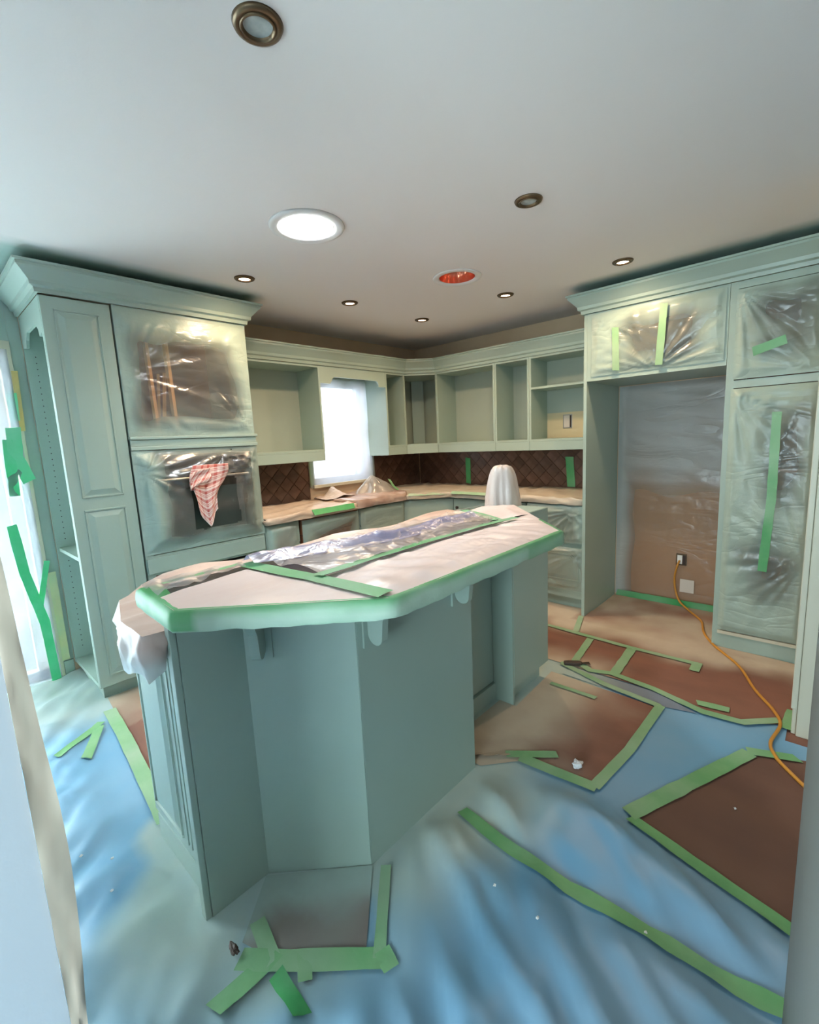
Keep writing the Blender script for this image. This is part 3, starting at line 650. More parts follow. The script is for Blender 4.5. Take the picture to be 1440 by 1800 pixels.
plastic_x((XF+0.002, 2.285, 1.825), 0.80, 0.42, 64, 40, lambda u, v: 0.004+sm(0, 0.05, min(u, 0.8-u, v, 0.42-v))*(0.012+pinch(u, v, 0.42, 0.0, 9, 0.014, 0.25, 2)+pinch(u, v, 0.10, 0.35, 7, 0.008, 0.3, 7)+0.004*ridge(u, v, 0.2, 2, 10, 1, 4)),
          'clear', 'creased plastic over the cabinet above the refrigerator alcove', lambda u, v: blob(u, v, 0.44, 0.20, 0.12, 0.06, 0.16, 3))
plastic_x((XF+0.002, 3.135, 1.705), 0.40, 0.51, 44, 48, lambda u, v: 0.004+sm(0, 0.05, min(u, 0.4-u, v, 0.51-v))*(0.012+pinch(u, v, 0.02, 0.50, 8, 0.014, 0.35, 12)+pinch(u, v, 0.39, 0.02, 8, 0.012, 0.3, 17)),
          'clear', 'creased plastic over the upper pantry opening with a short tape', lambda u, v: blob(u, v, 0.23, 0.30, 0.05, 0.09, 0.13, 13))
plastic_x((XF+0.002, 3.13, 0.13), 0.42, 1.52, 44, 100, lambda u, v: 0.004+sm(0, 0.04, min(u, 0.42-u, v, 1.52-v))*(0.016+0.008*ridge(u, v, 1.35, 0.8, 7, 1, 31)+pinch(u, v, 0.02, 1.48, 8, 0.012, 0.4, 22)+pinch(u, v, 0.40, 0.5, 8, 0.010, 0.3, 28)),
          'clear', 'long hanging plastic over the lower pantry opening with a long tape', lambda u, v: min(blob(u, v, 0.29, 1.12, 0.015, 0.20, 0.13, 23, 0.97), blob(u, v, 0.24, 0.45, 0.02, 0.05, 0.16, 24, 0.97)))
tape('tape_strip', [(XF+0.03, 2.455, 2.13), (XF+0.03, 2.465, 1.845)], 0.045, None, 'misted green tape strip on the refrigerator cabinet plastic, nearer the corner', 'tape', 0.55, nrm=(1, 0, 0))
tape('tape_strip', [(XF+0.034, 2.755, 2.22), (XF+0.034, 2.735, 1.845)], 0.045, None, 'bright green tape strip down the middle of the refrigerator cabinet plastic', 'tape', 0.3, nrm=(1, 0, 0))
tape('tape_strip', [(XF+0.035, 3.23, 1.85), (XF+0.035, 3.38, 1.895)], 0.05, None, 'short slanting green tape on the upper pantry plastic', 'tapedark', 0.3, nrm=(1, 0, 0))
tape('tape_strip', [(XF+0.044, 3.362, 1.50), (XF+0.044, 3.365, 1.0), (XF+0.044, 3.345, 0.56)], 0.045, None, 'long vertical green tape on the lower pantry plastic', 'tapedark', 0.22, nrm=(1, 0, 0))
# alcove back: plastic over bare wall, sprayed above and at the sides
plastic_x((0.004, 2.256, 0.02), 0.84, 1.77, 50, 90, lambda u, v: 0.004+sm(0, 0.04, min(u, 0.84-u, v, 1.77-v))*(0.008+0.010*ridge(u, v, -0.25, 0.9, 7, 1, 41)*sm(0.7, 1.0, v)+0.004*ridge(u, v, 0.1, 1, 5, 1, 44)),
          film('alcove_plastic_film', 0.16, mistcol=(186, 188, 184)), 'plastic sheet on the back wall of the refrigerator alcove',
          lambda u, v: min(0.92, max(sm(0.85, 1.12, v+0.10*nz(u*4, v*3, 42)-0.0*u)*(0.62+0.3*nz(u*2, v*2, 4)), 1-sm(0.02, 0.16, u+0.05*nz(v*3, 3)))*0.95))
MB().box(0.0006, 0.0016, 2.27, 3.09, 0.0, 1.78).build('bare_wall_patch', mat('bare_tan_wall', (178, 132, 92), 0.7, (168, 122, 84), 2), wall_fridge)
ob = thing('wall_outlet', 'open wall outlet with the cord plugged in at the alcove back', 'outlet', (0.03, 2.76, 0.39))
MB().box(0.002, 0.022, 2.727, 2.800, 0.345, 0.436).build('box_rim', 'bronze', ob); MB().box(0.022, 0.026, 2.737, 2.772, 0.355, 0.426).build('insert', 'white', ob); MB().box(0.022, 0.025, 2.775, 2.795, 0.352, 0.428).build('dark_gap', 'dark', ob)
tag(MB().box(0.020, 0.024, 2.762, 2.862, 0.125, 0.232).build('access_plate', 'plate', bevel=0.001), 'square grey access plate low on the alcove wall', 'plate')
tape('tape_strip', [(0.028, 2.275, 0.03), (0.028, 3.09, 0.03)], 0.055, None, 'green tape along the foot of the alcove back wall', 'tapedark', 0.12, nrm=(1, 0, 0))
pts = [(0.035, 2.755, 0.385), (0.06, 2.745, 0.34), (0.05, 2.728, 0.25), (0.045, 2.735, 0.15), (0.06, 2.77, 0.06), (0.12, 2.85, 0.018), (0.30, 2.97, 0.016), (0.52, 3.03, 0.016), (0.70, 3.12, 0.016), (0.93, 3.285, 0.016), (1.18, 3.39, 0.016), (1.355, 3.485, 0.016), (1.48, 3.522, 0.016), (1.66, 3.502, 0.016), (1.75, 3.522, 0.016), (1.83, 3.57, 0.016), (2.05, 3.75, 0.016), (2.3, 4.0, 0.016)]
def catmull(P, n=8):
    P = [Vector(p) for p in P]; outp = []
    for k in range(len(P)-1):
        p0, p1, p2, p3 = P[max(k-1, 0)], P[k], P[k+1], P[min(k+2, len(P)-1)]
        for j in range(n):
            t_ = j/n; outp.append(0.5*((2*p1)+(p2-p0)*t_+(2*p0-5*p1+4*p2-p3)*t_*t_+(3*p1-p0-3*p2+p3)*t_**3))
    return outp+[P[-1]]
tag(MB().tube(catmull(pts), 0.0075, 8).build('extension_cord', 'cord', None, True), 'yellow extension cord trailing from the alcove outlet across the floor', 'cord')

# ------------------------------------------------------------------ base cabinets, counter
def base_x(x0, x1, label, fronts, depth=0.60, cat='cabinet'):
    t = thing('base_cabinet', label, cat, ((x0+x1)/2, 0.3, 0))
    MB().box(x0, x1, 0.012, depth-0.02, 0.10, 0.878).build('body', 'paint', t); MB().box(x0, x1, 0.05, depth-0.08, 0, 0.10).build('toe_kick', 'paint', t)
    for nm, z0, z1 in fronts:
        f = MB().box(x0+0.004, x1-0.004, depth-0.02, depth, z0, z1).build(nm, 'paint', t, bevel=0.002); f['base'] = ((x0+x1)/2, 0.3, 0)
        if z1-z0 > 0.2: frame_and_panel(f, (x0+0.05, depth, z0+0.05), DX, DZ, (0, 1, 0), x1-x0-0.10, z1-z0-0.10)
    return t
def base_y(y0, y1, label, fronts, depth=0.60):
    t = thing('base_cabinet', label, 'cabinet', (0.3, (y0+y1)/2, 0))
    MB().box(0.012, depth-0.02, y0, y1, 0.10, 0.878).build('body', 'paint', t); MB().box(0.05, depth-0.08, y0, y1, 0, 0.10).build('toe_kick', 'paint', t)
    for nm, z0, z1 in fronts:
        f = MB().box(depth-0.02, depth, y0+0.004, y1-0.004, z0, z1).build(nm, 'paint', t, bevel=0.002); f['base'] = (0.3, (y0+y1)/2, 0)
        if z1-z0 > 0.2: frame_and_panel(f, (depth, y0+0.05, z0+0.05), (0, 1, 0), DZ, (1, 0, 0), y1-y0-0.10, z1-z0-0.10)
        kb = MB().lathe([(0.0, 0.0), (0.010, 0.0), (0.008, 0.012), (0.015, 0.02), (0.0, 0.026)], (0, 0, 0), 12)
        kb.v = [(depth+v[2], y0+0.03+v[0]+0.02, (z0+z1)/2+v[1]) for v in kb.v]; kb.build('knob', 'dark', f)
    return t
base_x(2.118, 2.416, 'narrow drawer cabinet beside the oven tower under the counter', [('drawer', 0.70, 0.865), ('door', 0.115, 0.69)])
base_x(0.935, 1.508, 'double-door sink base cabinet below the window counter', [('false_front', 0.72, 0.865), ('door', 0.115, 0.71)])
t = thing('dishwasher', 'built-in dishwasher under plastic between narrow drawers and sink base', 'dishwasher', (1.81, 0.3, 0))
MB().box(1.514, 2.112, 0.012, 0.575, 0.10, 0.876).build('body', 'dark', t); MB().box(1.52, 2.106, 0.575, 0.602, 0.12, 0.74).build('door', 'wood', t, bevel=0.003); MB().box(1.52, 2.106, 0.575, 0.602, 0.745, 0.87).build('control_panel', 'wood', t, bevel=0.003)
MB().box(1.52, 2.106, 0.10, 0.50, 0, 0.10).build('toe_kick', 'dark', t)
t = thing('corner_base_cabinet', 'diagonal corner base cabinet under the counter corner', 'cabinet', (0.4, 0.4, 0))
cb = [(0.012, 0.012), (0.93, 0.012), (0.93, 0.58), (0.58, 0.93), (0.012, 0.93)]
MB().prism(cb, 0.10, 0.878).build('body', 'paint', t); MB().prism([(0.012, 0.012), (0.90, 0.012), (0.88, 0.50), (0.50, 0.88), (0.012, 0.9)], 0, 0.10).build('toe_kick', 'paint', t)
MB().prism([(0.925, 0.59), (0.935, 0.60), (0.60, 0.935), (0.59, 0.925)], 0.12, 0.865).build('door', 'paint', t)
base_y(0.94, 1.32, 'base cabinet with a top drawer and knob beside the corner cabinet', [('drawer', 0.70, 0.865), ('door', 0.115, 0.69)])
base_y(1.325, 1.71, 'base cabinet midway along the refrigerator wall counter', [('drawer', 0.70, 0.865), ('door', 0.115, 0.69)])
base_y(1.715, 2.222, 'deep drawer cabinet beside the refrigerator panel under plastic', [('drawer', 0.645, 0.865), ('drawer', 0.555, 0.63), ('drawer', 0.20, 0.52)])
CT = [(0.012, 0.012), (2.416, 0.012), (2.416, 0.635), (0.945, 0.635), (0.635, 0.945), (0.635, 2.222), (0.012, 2.222)]
tag(MB().prism(CT, 0.88, 0.92).build('countertop', 'granite', bevel=0.004), 'dark stone countertop running round the corner under masking paper', 'countertop')
sheet('plastic_sheet', (2.10, 0.605, 0.16), (-1, 0, 0), (0, 0, 1), 0.58, 0.70, 40, 40, lambda u, v: 0.004+sm(0, .04, min(u, .58-u, v, .7-v))*(0.014+0.010*ridge(u, v, 0.5, 2, 10, 1, 51)+pinch(u, v, 0.55, 0.66, 7, 0.015, 0.2, 6)),
      'clear', 'creased clear plastic over the dishwasher front', mist=lambda u, v: edge_mist(u, v, 0.58, 0.70, 0.18, 52)*0.75)
sheet('plastic_sheet', (2.405, 0.603, 0.2), (-1, 0, 0), (0, 0, 1), 0.27, 0.66, 24, 40, lambda u, v: 0.004+sm(0, .04, min(u, .27-u, v, .66-v))*(0.014+0.012*ridge(u, v, 1.0, 2, 9, 1, 57)),
      'milky', 'sprayed plastic over the narrow drawer cabinet', mist=lambda u, v: edge_mist(u, v, 0.27, 0.66, 0.10, 58)*0.8+0.1)
sheet('plastic_sheet', (1.50, 0.609, 0.2), (-1, 0, 0), (0, 0, 1), 0.55, 0.66, 30, 36, lambda u, v: 0.004+sm(0, .04, min(u, .55-u, v, .66-v))*(0.010+0.008*ridge(u, v, 0.4, 2, 9, 1, 61)),
      'milky', 'sprayed plastic over the sink base front', mist=lambda u, v: 0.72)
plastic_x((0.612, 1.735, 0.57), 0.48, 0.30, 40, 30, lambda u, v: 0.014+sm(0, .04, min(u, .48-u, v, .30-v))*(0.012+pinch(u, v, 0.40, 0.26, 8, 0.022, 0.25, 62)+0.006*ridge(u, v, .5, 2, 10, 1, 63)),
          'clear', 'crinkled plastic over the upper drawers beside the refrigerator panel', lambda u, v: edge_mist(u, v, 0.48, 0.30, 0.12, 64)*0.6+0.25)
plastic_x((0.612, 1.735, 0.18), 0.48, 0.35, 40, 34, lambda u, v: 0.014+sm(0, .04, min(u, .48-u, v, .35-v))*(0.012+pinch(u, v, 0.46, 0.33, 8, 0.025, 0.35, 66)+0.006*ridge(u, v, .5, 2, 10, 1, 67)),
          'clear', 'crinkled plastic over the lowest drawer beside the refrigerator panel', lambda u, v: edge_mist(u, v, 0.48, 0.35, 0.10, 68)*0.5)

def cover(name, poly, ztop, drop, amp, m, label, mistf, res=0.03, holes=None, lift=0.006, cat='masking sheet', hem=0.010):
    """masking sheet over a top: gridded surface inside poly plus a hem that hangs over the edges listed"""
    if sum(poly[k][0]*poly[(k+1) % len(poly)][1]-poly[(k+1) % len(poly)][0]*poly[k][1] for k in range(len(poly))) < 0: poly = poly[::-1]
    xs_ = [p[0] for p in poly]; ys_ = [p[1] for p in poly]; mb = MB(); ms = []
    # dense boundary
    B = []
    K = len(poly)
    for k in range(K):
        a, b_ = Vector(poly[k]), Vector(poly[(k+1) % K]); n = max(1, int((b_-a).length/res))
        B += [a.lerp(b_, q/n) for q in range(n)]
    bm = bmesh.new(); vs = [bm.verts.new((p.x, p.y, 0)) for p in B]; bm.faces.new(vs)
    bmesh.ops.triangulate(bm, faces=bm.faces)
    x0, x1, y0, y1 = min(xs_), max(xs_), min(ys_), max(ys_)
    for k in range(1, int((x1-x0)/res)):
        ge = bm.verts[:]+bm.edges[:]+bm.faces[:]; bmesh.ops.bisect_plane(bm, geom=ge, plane_co=(x0+k*res, 0, 0), plane_no=(1, 0, 0))
    for k in range(1, int((y1-y0)/res)):
        ge = bm.verts[:]+bm.edges[:]+bm.faces[:]; bmesh.ops.bisect_plane(bm, geom=ge, plane_co=(0, y0+k*res, 0), plane_no=(0, 1, 0))
    bmesh.ops.remove_doubles(bm, verts=bm.verts, dist=0.0008)
    bm.verts.ensure_lookup_table(); bm.verts.index_update()
    for v in bm.verts:
        z = ztop+lift+amp(v.co.x, v.co.y); mb.v.append((v.co.x, v.co.y, z)); ms.append(mistf(v.co.x, v.co.y, z))
    mb.f = [tuple(v.index for v in f.verts) for f in bm.faces]; bm.free()
    if drop:
        i0 = len(mb.v); nb = len(B); rows = 5
        ctr = Vector((sum(xs_)/K, sum(ys_)/K))
        for k in range(nb):
            p = B[k]; d = (B[(k+1) % nb]-B[k-1]).normalized(); nn = Vector((d.y, -d.x))
            dr_ = drop(p.x, p.y)
            for r in range(rows):
                q = r/(rows-1); o_ = (0.0 if r == 0 else 0.004)+hem*math.sin(q*3)*(0.6+nz(p.x*9, p.y*9, r))+(hem*1.2*nz(p.x*26, p.y*26, r*1.3) if r else 0)
                x, y = p.x+nn.x*o_, p.y+nn.y*o_; z = ztop+lift+amp(p.x, p.y)*(1-q)-dr_*q*(1+0.15*nz(p.x*7, p.y*7, 3))
                mb.v.append((x, y, z)); ms.append(mistf(x, y, z))
        for k in range(nb):
            for r in range(rows-1):
                a, b_ = i0+k*rows+r, i0+((k+1) % nb)*rows+r; mb.f.append((a, b_, b_+1, a+1))
    mb.a['mist'] = ms
    o = mb.build(name, m, None, True); return tag(o, label, cat)
def camp(x, y):
    d = min(x, y); return max(0, 0.010*ridge(x, y, 0.4, 1.5, 7, 1, 71)+0.006*nz(x*12, y*12, 2)+0.004)
C_L = [(0.93, 0.02), (2.41, 0.02), (2.41, 0.64), (0.95, 0.64), (0.93, 0.64)]
cover('counter_paper', [(2.41, 0.02), (2.41, 0.642), (1.56, 0.642), (1.56, 0.02)], 0.92, lambda x, y: 0.05 if y > 0.6 else 0.004, lambda x, y: camp(x, y)+0.02*sm(0.25, 0.1, y)*max(0, nz(x*4, 3)+0.3) if y > 0.06 else 0.002, 'tanpaper',
      'tan masking paper on the counter between the oven tower and the window', lambda x, y, z: 0.0)
def sink_amp(x, y):
    return 0.006+0.018*max(0, nz(x*7, y*7, 5)+0.2)+0.012*ridge(x, y, 1.2, 2, 8, 1, 75)*0.6+0.01
cover('counter_plastic', [(1.555, 0.05), (1.555, 0.645), (0.95, 0.645), (0.80, 0.50), (0.80, 0.05)], 0.92, lambda x, y: 0.045 if y > 0.6 else 0.004, sink_amp, mat('pinkish_film', (204, 180, 166), 0.3, (160, 130, 116), 5, bump=0.2, bscale=15, mist=True),
      'crumpled plastic heaped on the counter in front of the sink window', lambda x, y, z: 0.0)
cover('counter_paper', [(0.795, 0.02), (0.795, 0.50), (0.945, 0.642), (0.642, 0.945), (0.642, 2.215), (0.02, 2.215), (0.02, 0.02)], 0.92, lambda x, y: 0.045 if (x > 0.6 and y > 0.6) or (x > 0.62) else 0.004, camp, mat('corner_paper', (198, 180, 160), 0.38, (186, 164, 144), 4, bump=0.12, bscale=10, mist=True, mistcol=(190, 198, 182)),
      'long masking paper round the counter corner up to the refrigerator panel', lambda x, y, z: 0.25)
tape('tape_strip', [(2.02, 0.655, 0.915), (1.60, 0.657, 0.915)], 0.05, None, 'green tape along the counter edge over the dishwasher', 'tapedark', 0.0, nrm=(0, 0.8, 0.6))
tape('tape_strip', [(0.93, 0.66, 0.925), (0.66, 0.93, 0.925)], 0.03, None, 'pale tape along the diagonal corner of the counter', 'tape', 0.75, nrm=(0.5, 0.5, 0.7))
tape('tape_strip', [(0.656, 0.96, 0.93), (0.656, 1.35, 0.93)], 0.04, None, 'misted green tape on the counter edge past the corner', 'tape', 0.5, nrm=(0.5, 0, 0.8))
tape('tape_strip', [(0.012, 0.705, 1.22), (0.012, 0.705, 0.945)], 0.06, None, 'green tape over the backsplash outlet nearer the corner', 'tapedark', 0.0, nrm=(1, 0, 0))
tape('tape_strip', [(0.012, 1.83, 1.22), (0.012, 1.85, 0.945)], 0.075, None, 'green tape over the backsplash outlet nearer the refrigerator panel', 'tapedark', 0.1, nrm=(1, 0, 0))
tape('tape_strip', [(2.33, 0.012, 1.05), (2.22, 0.012, 1.05)], 0.035, None, 'small green tape tab on the backsplash beside the oven tower', 'tapedark', 0.0, nrm=(0, 1, 0))
tape('tape_strip', [(1.555, 0.022, 1.40), (1.555, 0.022, 1.06)], 0.035, None, 'green tape on the window casing under the open cabinet', 'tape', 0.2, nrm=(0, 1, 0))

# plastic tents over the taps
def tent(name, cx, cy, z0, hgt, rx, ry, m, label, seed, lean=(0, 0), sq=1.0, tip=0.25):
    mb = MB(); nr, nt_ = 22, 56
    for j in range(nr+1):
        q = j/nr
        for k in range(nt_):
            th = 2*math.pi*k/nt_; fold = 1+(0.05+0.16*q*q)*nz(math.cos(th)*2.6, math.sin(th)*2.6, seed+q*0.8)*1.6
            r = (q**sq)*fold; z = z0+hgt*(1-q**(2.6 if tip < .3 else 1.15))+0.008*nz(th*3, q*4, seed)
            mb.v.append((cx+lean[0]*(1-q)+rx*r*math.cos(th), cy+lean[1]*(1-q)+ry*r*math.sin(th), max(z, z0)))
    for j in range(nr):
        for k in range(nt_): a, b_ = j*nt_+k, j*nt_+(k+1) % nt_; mb.f.append((a, b_, b_+nt_, a+nt_))
    mb.a['mist'] = [0.0]*len(mb.v)
    return tag(mb.build(name, m, None, True), label, 'plastic cover')
tent('tap_cover', 0.95, 0.24, 0.945, 0.165, 0.22, 0.17, MT['milky'], 'milky plastic draped over the sink tap below the window', 81, lean=(0.05, 0), sq=0.9, tip=0.5)
mb = MB(); ms = []
for j in range(13):
    for i in range(15):
        u, v = i/14, j/12; x = 1.60-0.34*u; y = 0.10+0.24*v; hgt = 0.085*math.exp(-((u-0.62)/0.20)**2)*(1-0.75*v)+0.012*nz(u*5, v*5, 3)
        mb.v.append((x+0.05*v, y, 0.952+max(0, hgt)))
for j in range(12):
    for i in range(14): a = j*15+i; mb.f.append((a, a+1, a+16, a+15))
mb.a['mist'] = [0.0]*len(mb.v)
tag(mb.build('paper_flap', 'tanpaper', None, False), 'raised fold of tan paper on the counter beside the plastic tent', 'masking paper')
tp = thing('sink_tap', 'metal sink tap hidden under the plastic by the window', 'tap', (0.98, 0.2, 0.92))
MB().lathe([(0.0, 0.0), (0.028, 0.0), (0.026, 0.03), (0.016, 0.04), (0.014, 0.10), (0, 0.10)], (0.98, 0.2, 0.93), 16).build('base', 'steel', tp, True)
MB().tube(catmull([(0.98, 0.2, 1.02), (0.98, 0.22, 1.06), (0.98, 0.28, 1.07), (0.98, 0.33, 1.03)]), 0.011).build('spout', 'steel', tp, True)
tape('tape_strip', [(0.85, 0.33, 1.06), (0.84, 0.38, 0.99), (0.83, 0.43, 0.955)], 0.045, None, 'torn green tape clinging to the plastic tent below the window', 'tape', 0.2, nrm=(-0.2, 0.8, 0.6))
# film on the window and on the patio door
sheet('window_plastic', (WIN[1]+0.05, 0.022, WIN[2]-0.03), (-1, 0, 0), (0, 0, 1), WIN[1]-WIN[0]+0.10, WIN[3]-WIN[2]+0.06, 40, 54,
      lambda u, v: 0.004+sm(0, .05, min(u, .82-u, v, 1.03-v))*(0.010+0.008*ridge(u, v, 0.9, 1.5, 5, 1, 91)+0.006*ridge(u, v, 1.4, 1, 8, 1, 92)), 'window_film', 'bright translucent plastic sheet taped over the sink window',
      mist=lambda u, v: max(0, 0.85*(1-sm(0.0, 0.16, 1.03-v+0.05*nz(u*5, 2))), 0.6*(1-sm(0.05, 0.14, u+0.04*nz(v*4, 8)))*0, 0.55*sm(0.70, 0.80, u+0.05*nz(v*5, 1))))
sheet('door_plastic', (5.45, 0.02, 0.01), (-1, 0, 0), (0, 0, 1), 1.83, 2.06, 80, 90,
      lambda u, v: 0.006+sm(0, .03, 1.83-u)*(0.014+0.016*ridge(u, v, 0.9, 1.5, 6, 1, 95)+0.008*nz(u*9, v*9, 4)), film('door_plastic_film', 0.5, (168, 172, 184), translucent=0.8, gloss=0.06, crease=6), 'billowing white plastic sheet over the bright patio door', mist=lambda u, v: 0.25*max(0, nz(u*3, v*3, 2)))
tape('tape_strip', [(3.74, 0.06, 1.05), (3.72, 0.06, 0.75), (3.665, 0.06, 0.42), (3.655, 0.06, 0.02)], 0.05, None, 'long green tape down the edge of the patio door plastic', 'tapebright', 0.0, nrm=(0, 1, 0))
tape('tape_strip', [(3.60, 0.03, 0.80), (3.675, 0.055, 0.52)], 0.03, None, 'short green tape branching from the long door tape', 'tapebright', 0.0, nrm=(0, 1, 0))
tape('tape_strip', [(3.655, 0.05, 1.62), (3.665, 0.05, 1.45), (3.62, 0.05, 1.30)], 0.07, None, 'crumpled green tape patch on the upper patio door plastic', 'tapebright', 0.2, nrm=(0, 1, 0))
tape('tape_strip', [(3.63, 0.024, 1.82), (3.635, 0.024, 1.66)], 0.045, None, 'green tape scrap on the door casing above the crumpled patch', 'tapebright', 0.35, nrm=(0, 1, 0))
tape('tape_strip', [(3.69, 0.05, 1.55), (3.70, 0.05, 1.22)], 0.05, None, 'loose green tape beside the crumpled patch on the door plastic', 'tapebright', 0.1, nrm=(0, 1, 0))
tape('masking_strip', [(3.60, 0.022, 1.95), (3.61, 0.022, 1.60)], 0.03, None, 'yellowish old tape strip on the patio door casing', mat('old_yellow_tape', (206, 178, 110), 0.6, (190, 170, 110), 8), 0, nrm=(0, 1, 0))
tape('masking_strip', [(3.585, 0.018, 0.72), (3.585, 0.018, 0.13)], 0.04, None, 'pale yellow bare patch strip on the wall beside the door', mat('pale_yellow_patch', (206, 200, 150), 0.6, (190, 200, 160), 8), 0, nrm=(0, 1, 0))
# masking strip on the near wall end
mb = MB(); ms = []
for k in range(71):
    z = 2.30*k/70
    for q in range(5):
        x = 4.080-0.0042*q*(1+0.5*nz(z*3, 4))-0.016*math.exp(-((z-0.85)/0.30)**2)*(q/4); y = 2.806+0.006*nz(z*9, q*2)+0.006*nz(z*22, q)+0.006*(q/4); mb.v.append((x, y, z)); ms.append(0.15+0.2*nz(z*4, q))
for k in range(70):
    for q in range(4): a = k*5+q; mb.f.append((a, a+1, a+6, a+5))
mb.a['mist'] = ms
tag(mb.build('masking_strip', 'tanpaper', None, True), 'crumpled beige masking paper down the edge of the near white wall', 'masking paper')

# ------------------------------------------------------------------ island
isl = thing('kitchen_island', 'pale green painted island with angled panels under the raised bar', 'island', (2.7, 2.1, 0))
IB = (2.7, 2.1, 0)
MB().prism([(3.645, 1.83), (3.655, 2.275), (1.70, 2.275), (1.70, 1.73), (3.50, 1.73)], 0.10, 0.878).build('body', 'paint', isl)
MB().prism([(3.63, 1.84), (3.64, 2.275), (1.76, 2.275), (1.76, 1.80), (3.48, 1.80)], 0.0, 0.10).build('toe_kick', 'paint', isl)
MB().prism([(3.68, 2.276), (3.68, 2.30), (3.484, 2.30), (3.236, 2.548), (2.62, 2.548), (2.62, 2.32), (2.085, 2.32), (2.085, 2.44), (1.70, 2.44), (1.70, 2.276)], 0.105, 1.028).build('knee_wall', 'paint', isl)
MB().prism([(3.68, 2.276), (3.68, 2.296), (3.48, 2.296), (3.232, 2.544), (2.624, 2.544), (2.624, 2.276)], 0.0, 0.105).build('base_plinth', 'paint', isl)
MB().prism([(2.62, 2.276), (2.62, 2.335), (2.085, 2.335), (2.085, 2.40), (1.72, 2.40), (1.72, 2.276)], 0.0, 0.10).build('toe_kick', 'paint', isl)
MB().box(3.681, 3.70, 2.272, 2.302, 0.0, 1.028).build('end_post', 'paint', isl, bevel=0.002)
MB().box(3.484, 3.68, 2.3005, 2.306, 0.0, 1.026).build('end_panel', 'paint', isl)
def off(p, d): return (p[0]+d*0.7071, p[1]+d*0.7071)
a_, b_ = (3.484, 2.3005), (3.236, 2.5485)
MB().prism([off(a_, 0.0005), off(a_, 0.006), off(b_, 0.006), off(b_, 0.0005)], 0.0, 1.026).build('angled_panel', 'paint', isl)
MB().box(2.618, 3.238, 2.5485, 2.5545, 0.0, 1.026).build('front_panel', 'paint', isl)
MB().box(2.0855, 2.0995, 2.322, 2.444, 0.0, 1.026).build('side_stile', 'paint', isl)
MB().box(1.70, 2.085, 2.4405, 2.446, 0.105, 1.026).build('cabinet_panel', 'paint', isl)
# end door with beaded panels
ed = MB().box(3.6555, 3.672, 1.84, 2.268, 0.12, 0.868).build('door', 'paint', isl, bevel=0.002); ed['base'] = IB
frame_and_panel(ed, (3.672, 1.865, 0.16), (0, 1, 0), DZ, (1, 0, 0), 0.25, 0.66)
for yy in (2.145, 2.175, 2.205, 2.235):
    MB().box(3.672, 3.676, yy, yy+0.012, 0.16, 0.82).build('bead', 'paint', ed)
MB().box(3.6415, 3.668, 1.84, 2.271, 0.0, 0.10).build('base_board', 'paint', isl, bevel=0.003)
MB().prism([(3.646, 1.828), (3.650, 1.818), (3.505, 1.718), (3.50, 1.728)], 0.12, 0.868).build('angled_door', 'paint', isl)
def corbel(P, d, wd, label):
    """bracket at wall point P projecting along d (unit 2D), built of a back plate and a rounded arm"""
    d = Vector(d); s_ = Vector((d.y, -d.x)); P = Vector(P)
    def fn(a, b_, c): q = P+d*a+s_*c; return (q.x, q.y, b_)
    prof = [(0.0, 1.027), (0.17, 1.027), (0.17, 0.995), (0.15, 0.97), (0.10, 0.935), (0.072, 0.89), (0.065, 0.835)]+[(0.033+0.032*math.cos(t_), 0.83-0.03*math.sin(t_)) for t_ in [k*math.pi/10 for k in range(1, 10)]]+[(0.0, 0.83)]
    t_ = thing('corbel', label, 'bracket', (P.x, P.y, 0.78), 'brackets under the island bar')
    MB().prism([(0.0065, 1.026), (0.015, 1.026), (0.015, 0.785), (0.0065, 0.785)], -wd, wd, fn).build('back_plate', 'paint', t_)
    MB().prism([(a+0.015, b_) for a, b_ in prof], -wd*0.42, wd*0.42, fn).build('arm', 'paint', t_)
corbel((3.445, 2.339), (0.7071, 0.7071), 0.035, 'small painted bracket on the angled panel near the island end')
corbel((3.185, 2.548), (0, 1), 0.03, 'small painted bracket just past the corner of the angled panel')
corbel((2.72, 2.548), (0, 1), 0.03, 'small painted bracket near the kneehole end of the bar front')
LC = [(3.745, 2.272), (3.745, 2.08), (3.675, 1.82), (3.48, 1.675), (1.63, 1.675), (1.63, 2.272)]
tag(MB().prism(LC, 0.881, 0.92).build('island_counter', 'granite', bevel=0.004), 'lower dark stone counter of the island behind the raised bar', 'countertop')
BAR = [(3.752, 2.262), (3.760, 2.53), (3.400, 2.89), (2.485, 2.89), (1.965, 2.385), (2.09, 2.262)]
tag(MB().prism(BAR, 1.03, 1.068).build('bar_counter', 'granite', bevel=0.004), 'raised dark stone bar top with clipped corners on the island', 'countertop')
# covering of the lower counter: beige plastic, hanging in crumples at the free end
def lc_amp(x, y): return 0.006+0.012*max(0, ridge(x, y, 0.15, 1, 6, 1, 101))+0.02*sm(1.85, 1.68, y)*max(0, 0.5+nz(x*2.5, 7))
def lc_drop(x, y): return 0.12+0.05*nz(x*9, y*9, 1) if x > 3.5 else 0.05
cover('counter_plastic', [(3.755, 2.268), (3.755, 2.08), (3.685, 1.815), (3.485, 1.668), (1.62, 1.668), (1.62, 2.268)][::-1], 0.92, lambda x, y: lc_drop(x, y) if (y < 2.262 or x > 3.69) else 0.003, lc_amp, mat('beige_film', (208, 184, 170), 0.3, (192, 168, 158), 4, bump=0.15, bscale=12, mist=True, mistcol=(200, 214, 210)),
      'beige plastic covering the lower island counter and drooping at its end', lambda x, y, z: 0.75*sm(0.90, 0.82, z) if x > 3.4 else 0.0, res=0.022, hem=0.016)
